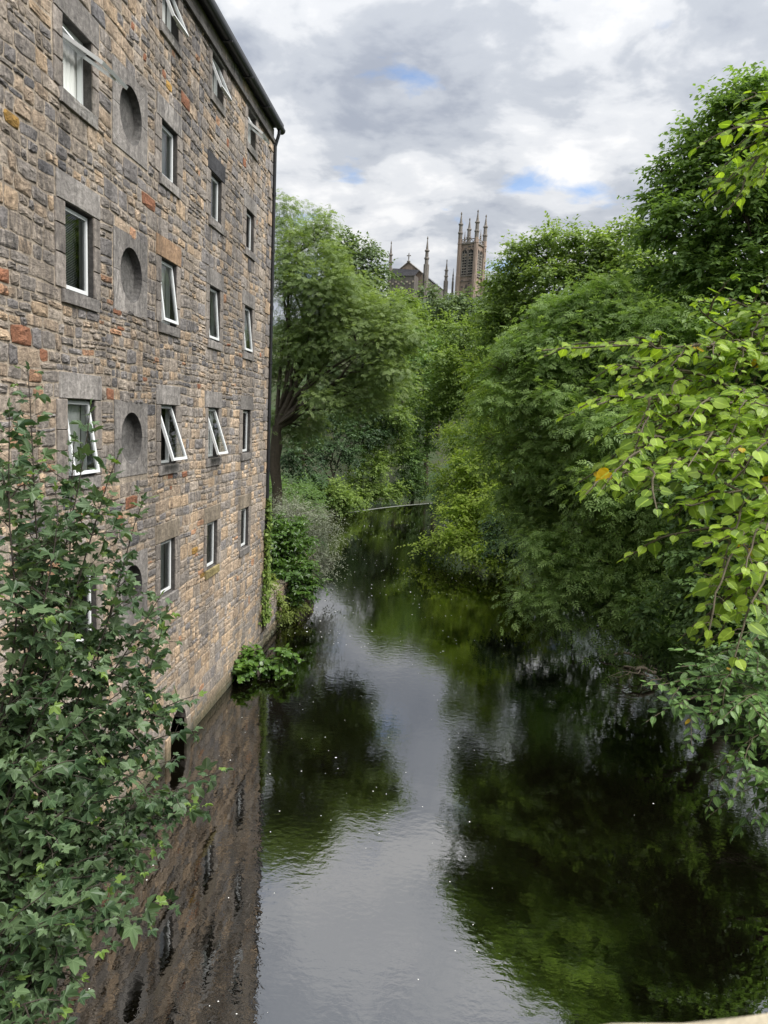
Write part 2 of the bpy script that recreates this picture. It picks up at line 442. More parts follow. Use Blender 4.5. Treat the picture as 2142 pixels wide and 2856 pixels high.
STONES = []                                   # (u0, u1, z0, z1, kind, colour, V, F)
PAL = [((0.145, 0.136, 0.130), 20), ((0.180, 0.162, 0.143), 30), ((0.222, 0.191, 0.157), 26), ((0.26, 0.205, 0.150), 16),
       ((0.31, 0.235, 0.160), 8), ((0.28, 0.165, 0.10), 2.6), ((0.105, 0.102, 0.103), 3.5)]
PW = np.array([p[1] for p in PAL]); PW = PW / PW.sum()
REDS = [(284, 37), (310, 116), (351, 150), (400, 215), (19, 598), (530, 358), (493, 317), (48, 748), (84, 773), (258, 680), (261, 719), (310, 814), (430, 840), (233, 859),
        (228, 1063), (278, 1077), (396, 1014), (364, 1038), (370, 1063), (256, 1113), (560, 764), (495, 762), (330, 440), (150, 20), (40, 250)]
OCHRES = [(368, 180), (20, 240), (420, 1195), (445, 1230)]
REDW = [onwall(*p) for p in REDS]; OCW = [onwall(*p) for p in OCHRES]


def stone_colour(u, z):
    w = PW.copy()
    lowf = np.clip((8.5 - z) / 5, 0, 1); far = np.clip((u - 18) / 4, 0, 1)
    w[0] *= 1 - .75 * lowf; w[6] *= 1 - .9 * lowf; w[3] *= 1 + 1.6 * lowf; w[4] *= 1 + 2.2 * lowf
    w[1] *= 1 + .6 * far; w[5] *= 1 - .7 * far
    w /= w.sum()
    c = np.array(PAL[rng.choice(len(PAL), p=w)][0]) * rng.uniform(1.65, 2.15) * np.array([1.02, 1.0, 1.0])
    a = rng.uniform(.3, 1.0) * (1 - .55 * lowf)
    return np.array([*c, a])


def warp(u, z):
    f = np.clip((z - .2) / 1.0, 0, 1)
    return u + .035 * np.sin(z * 3.1 + u * 1.3) * f, z + f * (.014 * np.sin(u * 1.7 + 1.5 * np.sin(z * 1.1)) + .012 * np.sin(u * 3.9 + z * 2.0))


def stone_geo(u0, u1, z0, z1, proud, rough=1.0, wrp=True, x=None, gap=None):
    """an irregular block: sides, chamfer ring and a hewn, uneven face"""
    x = WX if x is None else x
    w, h = u1 - u0, z1 - z0; gj = rng.uniform(.004, .015) if gap is None else gap
    a0, a1, b0, b1 = u0 + gj, u1 - gj, z0 + gj, z1 - gj
    j = lambda s: rng.uniform(-s, s) * rough
    cu = min(.03, .12 * w) * rough; cz = min(.026, .12 * h) * rough
    q = lambda lo, hi: lo + (hi - lo) * rng.uniform(.0, 1.0)
    o = np.array([(a0 + q(0, cu), b0 + q(0, cz)), ((a0 + a1) / 2 + j(.2 * w), b0 + j(.014)), (a1 - q(0, cu), b0 + q(0, cz)), (a1 + j(.014), (b0 + b1) / 2 + j(.15 * h)),
                  (a1 - q(0, cu), b1 - q(0, cz)), ((a0 + a1) / 2 + j(.2 * w), b1 + j(.014)), (a0 + q(0, cu), b1 - q(0, cz)), (a0 + j(.014), (b0 + b1) / 2 + j(.15 * h))])
    c = o.mean(0)
    ch = min(.006 + .018 * rough, .2 * min(w, h))
    d = o - c; ln = np.linalg.norm(d, axis=1)[:, None]
    inner = o - d / ln * ch * rng.uniform(.6, 1.5, (8, 1))
    inner2 = c + d * .45
    p1 = proud * .45; ring = proud + rng.uniform(-.35, .3, 8) * proud * rough
    mid = proud + rng.uniform(-.3, .6, 8) * proud * rough
    if wrp:
        pts = [np.stack(warp(k[:, 0], k[:, 1]), 1) for k in (o, o, inner, inner2)]
    else:
        pts = [o, o, inner, inner2]
    V = np.concatenate([np.column_stack([np.full(8, x - .03), pts[0]]), np.column_stack([np.full(8, x + p1), pts[1]]),
                        np.column_stack([x + ring, pts[2]]), np.column_stack([x + mid, pts[3]])])
    F = []
    for k in range(8):
        m = (k + 1) % 8
        for r in range(3):
            F.append((r * 8 + k, r * 8 + m, (r + 1) * 8 + m, (r + 1) * 8 + k))
    F.append(tuple(range(24, 32)))
    return V, F


# keep-clear areas: window surrounds, roundels, arch
surround = {}
block = []
for c, r in WINS:
    u0, u1 = colU[c]; z0, z1 = rowZ[r]
    jl, jr = rng.uniform(.2, .34), rng.uniform(.2, .34)
    lh = .42 if r > 1 else .36
    surround[c, r] = (jl, jr, lh)
    block += [(u0 - jl, u1 + jr, z0 - .0, z1), (u0 - .24, u1 + .24, z1, z1 + lh), (u0 - .13, u1 + .13, z0 - .21, z0)]
for u, z in OV:
    block.append((u - .72, u + .72, z - .72, z + .72))
block.append((ARCH[0] - .28, ARCH[1] + .28, -1, ARCH[3] + .28))
keys = {0.0, 16.40}
for r in rowZ:
    z0, z1 = rowZ[r]; keys |= {z0 - .21, z0, z1, z1 + (.42 if r > 1 else .05)}
keys = sorted(k for k in keys if k <= 16.41)
courses = []
for a, b in zip(keys[:-1], keys[1:]):
    n = max(1, round((b - a) / .275)); e = np.linspace(a, b, n + 1)
    e[1:-1] += rng.uniform(-.05, .05, n - 1)
    courses += list(zip(e[:-1], e[1:]))


def fill(u0, u1, z0, z1):
    """fill a strip of wall with stones, whole, halved or in thirds"""
    u = u0
    while u < u1 - .04:
        h = z1 - z0
        w = rng.uniform(.5, 1.2)
        e = u1 if u + w > u1 - .35 else u + w
        k = rng.choice([1, 2, 3], p=[.38, .50, .12]) if h > .26 else (rng.choice([1, 2], p=[.7, .3]) if h > .17 else 1)
        zz = np.linspace(z0, z1, k + 1)
        if k > 1:
            zz[1:-1] += rng.uniform(-.045, .045, k - 1)
        for q in range(k):
            hh = zz[q + 1] - zz[q]; v = u
            while v < e - .02:
                sw = hh * rng.uniform(.8, 2.6) if hh > .13 else hh * rng.uniform(1.6, 4.0)
                sw = np.clip(sw, .11, .52)
                f = e if v + sw > e - .14 else v + sw
                STONES.append((v, f, zz[q], zz[q + 1]))
                v = f
        u = e


for z0, z1 in courses:
    iv = []
    for (a, b, c, d) in block:
        ov = min(z1, d) - max(z0, c)
        if ov > .35 * (z1 - z0):
            iv.append((a, b))
    iv.sort(); u = U0
    for a, b in iv + [(U1, U1)]:
        if a > u + .03:
            fill(u, min(a, U1), z0, z1)
        u = max(u, b)
stone_list = []
for (u0, u1, z0, z1) in STONES:
    um, zm = (u0 + u1) / 2, (z0 + z1) / 2
    c = stone_colour(um, zm)
    big = (u1 - u0) * (z1 - z0)
    smooth_low = np.clip((2.2 - zm) / 1.5, 0, 1)
    V, F = stone_geo(u0, u1, z0, z1, rng.uniform(.006, .024) * (1 - .5 * smooth_low), 1.0 - .4 * smooth_low)
    stone_list.append([um, zm, big, V, F, c])
SU = np.array([[s[0], s[1]] for s in stone_list])
for lst, cc in ((REDW, (0.36, 0.165, 0.095)), (OCW, (0.42, 0.25, 0.07))):
    for (u, z) in lst:
        k = int(np.argmin((SU[:, 0] - u) ** 2 + (SU[:, 1] - z) ** 2))
        stone_list[k][5] = np.array([*(np.array(cc) * rng.uniform(.8, 1.15)), .25])
# the 300 that look largest stay single stones, the rest are one part
def appear(s):
    vis = 1.0 if s[0] > 9.2 + 0.0 * s[1] and s[1] > 2.5 else 0.0
    hid = 0.2 if (s[1] < 7.5 and s[0] < 14.0) else 1.0
    return s[2] * 6 / (s[0] ** 2 + (s[1] - H) ** 2 + 36) ** 1.5 * vis * hid


order = sorted(range(len(stone_list)), key=lambda k: -appear(stone_list[k]))
rest = Geo()
for q, k in enumerate(order):
    um, zm, big, V, F, c = stone_list[k]
    if q < 300:
        o = Geo().add(V, F, c).build('stone', M_STONE, loc=(WX, um, zm)); child(o, mill)
    else:
        rest.add(V, F, c)
tag(child(rest.build('rubble_stones', M_STONE), mill), kind='stuff')

# eaves: string course, frieze stones, gutter, downpipe
g = Geo(); u = U0
while u < U1 - .05:
    e = min(U1, u + rng.uniform(.9, 1.5)); c = np.array([.12, .112, .105, .8]) * rng.uniform(.8, 1.2)
    g.box(WX - .03, WX + .09 + rng.uniform(-.006, .006), u + .003, e - .003, 16.42, 16.54, [*c[:3], .7]); u = e
child(g.build('string_course', M_DRESS), mill)
u = U0
while u < U1 - .05:
    e = min(U1, u + rng.uniform(.35, .8)); c = stone_colour(u, 16)
    V, F = stone_geo(u, e, 16.55, 16.90, rng.uniform(.02, .03), .4, False)
    child(Geo().add(V, F, c).build('frieze_stone', M_DRESS, loc=(WX, (u + e) / 2, 16.7)), mill); u = e
g = Geo(); ang = np.linspace(math.pi, 2 * math.pi, 9); yy = np.linspace(U0, U1 + .30, 12)
pr = np.concatenate([np.stack([WX + .20 + .115 * np.cos(ang), 16.95 + .13 * np.sin(ang)], 1), np.stack([WX + .20 + .10 * np.cos(ang[::-1]), 16.95 + .115 * np.sin(ang[::-1])], 1)])
m = len(pr); V = np.array([(p[0], y, p[1]) for y in yy for p in pr]); F = [(i * m + k, i * m + (k + 1) % m, (i + 1) * m + (k + 1) % m, (i + 1) * m + k) for i in range(11) for k in range(m)]
F += [tuple(range(m))[::-1], tuple(range(11 * m, 12 * m))]
g.add(V, F)
for y in np.arange(U0 + .5, U1, 1.8):
    g.box(WX + .07, WX + .33, y, y + .05, 16.80, 16.835); 
gut = child(g.build('gutter', M_BLACK), mill)
child(Geo().box(WX - .02, WX + .085, U0, U1, 16.915, 16.965).build('fascia_board', M_BLACK), mill)
g = Geo(); DP = (WX + .085, U1 - .06)
g.tube([(WX + .2, U1 - .06, 16.84), (WX + .19, U1 - .06, 16.7), (DP[0], DP[1], 16.35), (DP[0], DP[1], 12.5), (DP[0], DP[1], 6), (DP[0], DP[1], 1.9)], .052, 10)
for z in np.arange(2.6, 16.3, 1.75):
    g.tube([(DP[0], DP[1], z), (DP[0], DP[1], z + .11)], .066, 10)
    g.box(WX - .02, DP[0], DP[1] - .09, DP[1] + .06, z + .03, z + .075)
child(g.build('downpipe', M_BLACK, smooth=False), mill)
# quoins at the corner
z = 0.0; k = 0
while z < 16.35:
    h = min(rng.uniform(.28, .42), 16.4 - z); w = (.55, .3)[k % 2] * rng.uniform(.9, 1.1)
    V, F = stone_geo(U1 - w, U1 + .004, z, z + h, .036, .35, False)
    c = stone_colour(21, z); child(Geo().add(V, F, c).build('quoin', M_DRESS, loc=(WX, U1 - w / 2, z + h / 2)), mill)
    z += h; k += 1


def grey():
    return np.array([*(np.array([.29, .268, .248]) * rng.uniform(.8, 1.25)), rng.uniform(.3, .8)])


for c, r in WINS:                       # dressed surrounds
    u0, u1 = colU[c]; z0, z1 = rowZ[r]; jl, jr, lh = surround[c, r]
    col = grey()
    if (c, r) == ('B', 3):
        col = np.array([.38, .25, .155, .45])
    if r >= 5:
        col = np.array([.30, .25, .19, .5])
    if (c, r) == ('C', 2):
        col = np.array([.06, .06, .065, .6])
    V, F = stone_geo(u0 - .24, u1 + .24, z1, z1 + lh, .026, .3, False, gap=.004); child(Geo().add(V, F, col).build('lintel', M_DRESS, loc=(WX, (u0 + u1) / 2, z1 + .2)), mill)
    V, F = stone_geo(u0 - .13, u1 + .13, z0 - .21, z0, .055, .2, False, gap=.003)
    sc = grey() if (c, r) != ('C', 5) else np.array([.34, .28, .13, .3])
    child(Geo().add(V, F, sc).build('sill', M_DRESS, loc=(WX, (u0 + u1) / 2, z0 - .1)), mill)
    for a, b in ((u0 - jl, u0), (u1, u1 + jr)):
        e = np.array([z0, z0 + (z1 - z0) * rng.uniform(.27, .4), z0 + (z1 - z0) * rng.uniform(.6, .75), z1])
        for q in range(3):
            jc = grey() * np.array([1.05, 1, .95, 1])
            V, F = stone_geo(a, b, e[q], e[q + 1], .024, .25, False, gap=.004)
            child(Geo().add(V, F, jc).build('jamb_stone', M_DRESS, loc=(WX, (a + b) / 2, (e[q] + e[q + 1]) / 2)), mill)

# windows
SPEC = {('A', 2): (57, 'half', .20), ('A', 3): (0, 'blind', 0), ('A', 4): (9, 'half', 0), ('A', 5): (0, 'dark', 0), ('B', 1): (24, 'half', 0), ('B', 2): (0, 'half', 0),
        ('B', 3): (7, 'half', 0), ('B', 4): (18, 'dark', 0), ('B', 5): (0, 'half', 0), ('C', 1): (24, 'half', 0), ('C', 2): (0, 'half', 0), ('C', 3): (4, 'half', 0),
        ('C', 4): (18, 'half', 0), ('C', 5): (0, 'half', 0), ('D', 1): (52, 'half', .24), ('D', 2): (0, 'dark', 0), ('D', 3): (6, 'half', 0), ('D', 4): (0, 'dark', 0), ('D', 5): (0, 'half', 0)}


def frame_rect(g, W, Hh, t, d):
    """rectangular frame ring in local (depth, across, up) from z=0 down to -Hh, across 0..W"""
    g.box(0, d, 0, W, -t, 0); g.box(0, d, 0, W, -Hh, -Hh + t); g.box(0, d, 0, t, -Hh + t, -t); g.box(0, d, W - t, W, -Hh + t, -t)


for (c, r), (ang, inside, drop) in SPEC.items():
    u0, u1 = colU[c]; z0, z1 = rowZ[r]; e = .004; w = u1 - u0; h = z1 - z0
    xb = WX - .135
    org = np.array([xb, u0, z1])
    g = Geo(); frame_rect(g, w - 2 * e, h - e - .02, .05, .075)
    V0 = [np.array(v) + np.array([-.075, u0 + e, z1 - e]) + np.array([xb, 0, 0]) for v in g.V]; g.V = V0
    win = child(g.build('window', M_WHITE, loc=tuple(org)), mill)
    gw = Geo()        # stone reveals
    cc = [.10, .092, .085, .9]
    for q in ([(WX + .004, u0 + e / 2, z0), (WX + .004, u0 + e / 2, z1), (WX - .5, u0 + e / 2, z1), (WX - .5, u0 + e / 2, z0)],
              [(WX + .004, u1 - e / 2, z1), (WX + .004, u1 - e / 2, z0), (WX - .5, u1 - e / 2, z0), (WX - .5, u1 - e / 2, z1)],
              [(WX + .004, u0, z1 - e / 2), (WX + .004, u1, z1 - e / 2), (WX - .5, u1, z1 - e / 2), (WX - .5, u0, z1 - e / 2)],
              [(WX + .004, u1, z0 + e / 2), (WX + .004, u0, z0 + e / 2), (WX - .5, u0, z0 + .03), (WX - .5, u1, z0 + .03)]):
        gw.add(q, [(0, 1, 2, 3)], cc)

    def sub(gg, name, mat, lab=None):
        ob = gg.build(name, mat, loc=tuple(org)); ob.parent = win
        ob.location = (0, 0, 0)
        return ob
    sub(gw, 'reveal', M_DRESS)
    # sash hung from its top edge, swinging out at the bottom
    SW, SH = w - .05, h - .07 - drop * .6
    ca, sa = math.cos(R(ang)), math.sin(R(ang)); hz = z1 - .03 - drop; hx = xb + .004

    def rot(V):
        V = np.asarray(V); x, y, z = V[:, 0], V[:, 1], V[:, 2]
        return np.stack([hx + x * ca - z * sa, u0 + .025 + y, hz + x * sa + z * ca], 1)
    g = Geo(); frame_rect(g, SW, SH, .058, .055)
    if ang:
        g.box(-.03, .02, SW * .4, SW * .6, -SH + .015, -SH + .045)       # handle
    g.V = [rot(v) for v in g.V]; sub(g, 'sash', M_WHITE)
    g = Geo(); g.add([(.026, .05, -SH + .05), (.026, SW - .05, -SH + .05), (.026, SW - .05, -.05), (.026, .05, -.05)], [(0, 1, 2, 3)]); g.V = [rot(v) for v in g.V]; sub(g, 'pane', M_GLASS)
    if ang > 40:                              # stay arms
        for yy in (.02, SW - .04):
            g = Geo(); a = rot(np.array([[.03, yy, -SH * .45]]))[0]
            g.tube([(xb + .01, u0 + .03 + yy, z1 - .06), a], .011, 5); sub(g, 'stay_arm', M_WHITE)
    if inside == 'half':
        g = Geo(); n = 40; fr = rng.uniform(.95, 1.22)
        yy = np.linspace(u0 - .03, u0 + w * fr, n); xx = xb - .10 + .01 * np.sin(np.arange(n) * 1.25)
        V = np.concatenate([np.stack([xx, yy, np.full(n, z0 - .02)], 1), np.stack([xx, yy, np.full(n, z1 + .02)], 1)])
        k = np.arange(n - 1); g.add(V, np.stack([k, k + 1, n + k + 1, n + k], 1)); sub(g, 'curtain', M_CURTAIN)
    elif inside == 'blind':
        g = Geo()
        for z in np.arange(z0 + .02, z1, .026):
            g.add([(xb - .13, u0 - .02, z), (xb - .13, u1 + .02, z), (xb - .152, u1 + .02, z + .02), (xb - .152, u0 - .02, z + .02)], [(0, 1, 2, 3)])
        sub(g, 'blind', M_CURTAIN)

# blind roundels
for (u, z) in OV:
    n = 32; a = np.arange(n) * 2 * math.pi / n
    ell = lambda k, x: np.column_stack([np.full(n, x), u + OVR[0] * k * np.cos(a), z + OVR[1] * k * np.sin(a)])
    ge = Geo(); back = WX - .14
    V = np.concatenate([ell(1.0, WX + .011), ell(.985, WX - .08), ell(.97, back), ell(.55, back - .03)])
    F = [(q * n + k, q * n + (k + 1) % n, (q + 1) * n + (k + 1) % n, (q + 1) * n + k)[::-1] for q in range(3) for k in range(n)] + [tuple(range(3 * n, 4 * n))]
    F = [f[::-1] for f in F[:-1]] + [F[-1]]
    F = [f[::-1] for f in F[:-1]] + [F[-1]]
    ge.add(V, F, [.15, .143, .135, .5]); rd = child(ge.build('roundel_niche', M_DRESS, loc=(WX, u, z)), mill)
    # surround in five cut blocks, outer outline square-ish, inner outline round
    cuts = [0, 4, 12, 16, 20, 28, 32]
    for q in range(6):
        ks = np.arange(cuts[q], cuts[q + 1] + 1); aa = ks * 2 * math.pi / n; sh = .004
        inn = np.stack([u + OVR[0] * np.cos(aa), z + OVR[1] * np.sin(aa)], 1)
        mxx = np.maximum(np.abs(np.cos(aa)), np.abs(np.sin(aa)) * .98)
        ro = .71 / np.maximum(np.abs(np.cos(aa)), np.abs(np.sin(aa)))
        out = np.stack([u + ro * np.cos(aa), z + ro * np.sin(aa)], 1)
        tdir = np.array([-math.sin(aa[0]), math.cos(aa[0])]); out[0] += tdir * sh; inn[0] += tdir * sh
        tdir = np.array([-math.sin(aa[-1]), math.cos(aa[-1])]); out[-1] -= tdir * sh; inn[-1] -= tdir * sh
        mm = len(ks); pr = .012 + rng.uniform(-.003, .004)
        V = np.concatenate([np.column_stack([np.full(mm, WX + pr), inn]), np.column_stack([np.full(mm, WX + pr + rng.uniform(-.004, .004)), out]),
                            np.column_stack([np.full(mm, WX - .04), out]), np.column_stack([np.full(mm, WX - .04), inn])])
        F = [(k, mm + k, mm + k + 1, k + 1) for k in range(mm - 1)] + [(mm + k, 2 * mm + k, 2 * mm + k + 1, mm + k + 1) for k in range(mm - 1)]
        F += [(0, 3 * mm, 2 * mm, mm), (mm - 1, 2 * mm - 1, 3 * mm - 1, 4 * mm - 1)]
        o = Geo().add(V, F, grey()).build('surround_stone', M_DRESS, loc=(WX, u, z)); o.parent = rd; o.location = (0, 0, 0)
# small arch at the waterline
ua, ub, zs_, zc = ARCH; um = (ua + ub) / 2; rr = (ub - ua) / 2
g = Geo()
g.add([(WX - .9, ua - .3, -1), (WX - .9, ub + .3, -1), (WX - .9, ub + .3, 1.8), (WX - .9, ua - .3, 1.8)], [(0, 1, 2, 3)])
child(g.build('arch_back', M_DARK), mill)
n = 9
for k in range(n):
    a0, a1 = math.pi * k / n + .02, math.pi * (k + 1) / n - .02; pz = lambda a, r: (um + r * math.cos(a), zs_ + (zc - zs_) / rr * r * math.sin(a))
    q = [pz(a0, rr), pz(a0, rr + .28), pz(a1, rr + .28), pz(a1, rr)]
    V = [(x, *p) for x in (WX - .35, WX + .012) for p in q]
    o = Geo().add(V, [(4, 5, 6, 7), (0, 1, 5, 4), (1, 2, 6, 5), (2, 3, 7, 6), (3, 0, 4, 7)], stone_colour(20, 2)).build('voussoir', M_DRESS, loc=(WX, um, zs_)); child(o, mill)
for s_, (a, b) in enumerate(((ua - .28, ua), (ub, ub + .28))):
    V, F = stone_geo(a, b, -.4, zs_, .035, .3, False, gap=.003); child(Geo().add(V, F, stone_colour(20, 2)).build('arch_jamb', M_DRESS, loc=(WX, a, .3)), mill)
g = Geo()       # spandrels closing the square opening beside the curve
for s_ in (-1, 1):
    aa = np.linspace(0, math.pi / 2, 7)
    cpts = [(um + s_ * rr * math.cos(a), zs_ + (zc - zs_) * math.sin(a)) for a in aa]
    poly = cpts + [(um + s_ * rr, zc)]
    poly = poly if s_ < 0 else poly[::-1]
    g.add([(WX, *p) for p in poly], [tuple(range(len(poly)))[::-1]], MC)
child(g.build('arch_spandrel', M_MORTAR), mill)

# low river wall running on from the mill
lw = thing('river_wall', 'low mossy stone retaining wall continuing from the mill corner along the bank', 'wall', (WX - .1, 27, 0))
child(Geo().box(WX - .5, WX - .05, U1 + .02, 33, -1.2, 1.48, MC).build('wall_core', M_MORTAR), lw)
z = -.1
while z < 1.4:
    h = rng.uniform(.2, .3); u = U1 + .02
    while u < 33:
        w = rng.uniform(.3, .65)
        V, F = stone_geo(u, min(33, u + w), z, min(z + h, 1.5), rng.uniform(.02, .05), 1, False, x=WX - .06)
        child(Geo().add(V, F, stone_colour(20, 2)).build('stone', M_STONE, loc=(WX, u + w / 2, z + h / 2)), lw); u += w
    z += h

# bridge the viewer stands on: coping in the bottom corner, arch below
c1 = np.array([0.3079, 0.595]); c2 = np.array([0.1370, 0.5558]); dd = (c1 - c2) / np.linalg.norm(c1 - c2)
nb = np.array([dd[1], -dd[0]])
c2 = c2 - nb * .025
br = thing('bridge_parapet', 'blurred pale stone parapet coping at the bottom right corner', 'parapet', (0, .3, 0))
s = -9.0
while s < 11.8:
    e = s + rng.uniform(.8, 1.2); ns = 14
    tt = np.linspace(s + .004, e - .004, ns)
    pro = [(.0, -.16), (0.0, -.03), (-.03, .0), (-.25, .025), (-.42, .0), (-.45, -.16)]
    V = []
    for q in tt:
        for (o_, z) in pro:
            b = c2 + dd * q + nb * (-o_ + .012 * (rng.random() - .5))
            V.append((b[0], b[1], H - .5 + z + .008 * (rng.random() - .5)))
    m = len(pro); F = [(i * m + k, i * m + k + 1, (i + 1) * m + k + 1, (i + 1) * m + k)[::-1] for i in range(ns - 1) for k in range(m - 1)]
    V = np.array(V)
    child(Geo().add(V, F).build('coping_stone', M_COPING, loc=(0, .3, 0)), br); s = e
g = Geo(); ss = np.linspace(-9, 11.8, 53)
low = np.where(np.abs(ss - 1.2) < 6.6, .6 + 4.2 * np.sqrt(np.clip(1 - ((ss - 1.2) / 6.6) ** 2, 0, 1)), -1.2)
V = []
for q, lo in zip(ss, low):
    for o_ in (.03, .40):
        b = c2 + dd * q + nb * o_
        V += [(b[0], b[1], lo), (b[0], b[1], H - .66)]
F = []
for i in range(len(ss) - 1):
    a, b = i * 4, i * 4 + 4
    F += [(a, b, b + 1, a + 1), (a + 2, a + 3, b + 3, b + 2), (a, a + 2, b + 2, b), (a + 1, b + 1, b + 3, a + 3)]
child(g.add(V, F).build('arch_wall', M_COPING), br)

# ------------------------------------------------------------------ the church on the hill
CY = 200.0; MPZ = 0.0207                    # metres per unit of the enlarged view used to measure it


def ch_pt(zx, zy, Y=CY):
    return P((1060 + zx / 4.88) * 1659 / 2142, (570 + zy / 4.88) * 1659 / 2142, Y)


church = thing('church', 'distant gothic sandstone church with pinnacled square tower above the trees', 'church', tuple(ch_pt(1250, 1130) * [1, 1, 0] + [0, 0, 40]))
PINK = [.38, .29, .235, .4]; GREYS = [.27, .24, .212, .6]; SOOTY = [.17, .15, .135, .8]


class Local(Geo):
    """geometry in a turned local frame"""
    def __init__(s, org, rz):
        super().__init__(); s.o = np.asarray(org, float); s.c, s.s = math.cos(rz), math.sin(rz)

    def add(s, V, F, col=None):
        V = np.asarray(V, float).reshape(-1, 3)
        W = np.stack([V[:, 0] * s.c - V[:, 1] * s.s, V[:, 0] * s.s + V[:, 1] * s.c, V[:, 2]], 1) + s.o
        return super().add(W, F, col)

    def ngon(s, x, y, zr, sides=8, col=None, rot=math.pi / 8):
        """stack of polygons: list of (z, radius)"""
        a = np.arange(sides) * 2 * math.pi / sides + rot
        V = [(x + r * math.cos(q), y + r * math.sin(q), z) for z, r in zr for q in a]
        n = sides; F = [(i * n + k, i * n + (k + 1) % n, (i + 1) * n + (k + 1) % n, (i + 1) * n + k) for i in range(len(zr) - 1) for k in range(n)]
        F += [tuple(range(n))[::-1], tuple(range((len(zr) - 1) * n, len(zr) * n))]
        return s.add(V, F, col)


def pinnacle(g, x, y, z0, ztop, r, col, shaft=0.45):
    """turret shaft, two crocketed collars, tapering spirelet and finial"""
    h = ztop - z0; zs1 = z0 + h * shaft
    g.ngon(x, y, [(z0, r), (z0 + h * .18, r), (z0 + h * .19, r * 1.25), (z0 + h * .235, r * 1.2), (z0 + h * .26, r * .9), (zs1 - h * .04, r * .85), (zs1 - h * .035, r * 1.2),
                  (zs1, r * 1.15), (zs1 + h * .03, r * .72), (ztop - h * .1, r * .2), (ztop - h * .09, r * .42), (ztop - h * .06, r * .42), (ztop - h * .05, r * .2),
                  (ztop - h * .03, r * .3), (ztop, r * .06)], 8, col)
    for k in range(8):                      # little gablets round the collars
        a = k * math.pi / 4
        for zz, rr_ in ((z0 + h * .235, r * 1.15), (zs1, r * 1.1)):
            g.ngon(x + rr_ * math.cos(a), y + rr_ * math.sin(a), [(zz - h * .03, r * .16), (zz + h * .03, r * .02)], 4, col)


s_t = 4.97; th = R(-28.6)
fc = ch_pt(1310, 520)                        # near corner at parapet foot
lc = np.array([s_t / 2, -s_t / 2, 0]); c_, s_ = math.cos(th), math.sin(th)
TO = fc - np.array([lc[0] * c_ - lc[1] * s_, lc[0] * s_ + lc[1] * c_, 0])
hs = s_t / 2
tower = Local(TO, th)
tower.box(-hs + .25, hs - .25, -hs + .25, hs - .25, -22, .15, PINK)
for z, e_, hh in ((-.1, .14, .3), (-8.6, .12, .35), (-13.5, .2, .4), (-9.9, .05, .12)):
    tower.box(-hs - e_ + .1, hs + e_ - .1, -hs - e_ + .1, hs + e_ - .1, z, z + hh, GREYS)
rs = np.random.default_rng(5)
for f_ in range(2):                          # courses of darker blocks on the faces
    for q in range(120):
        z = -22 + .42 * rs.integers(0, 51); a = rs.uniform(-hs + .5, hs - 1.0); w = rs.uniform(.35, .8)
        cc = np.array(SOOTY if rs.random() < .7 else [.40, .30, .21, .2])
        if f_ == 0 and rs.random() < .35:
            continue
        if f_ == 0:
            tower.box(a, a + w, -hs + .24 - .012, -hs + .3, z, z + .38, cc)
        else:
            tower.box(hs - .3, hs - .24 + .012, a, a + w, z, z + .38, cc)
tw = child(tower.build('tower', M_CHURCH), church)


def tsub(g, name, mat=None):
    o = g.build(name, mat or M_CHURCH); o.parent = tw; o.matrix_parent_inverse = Matrix.Identity(4)
    return o


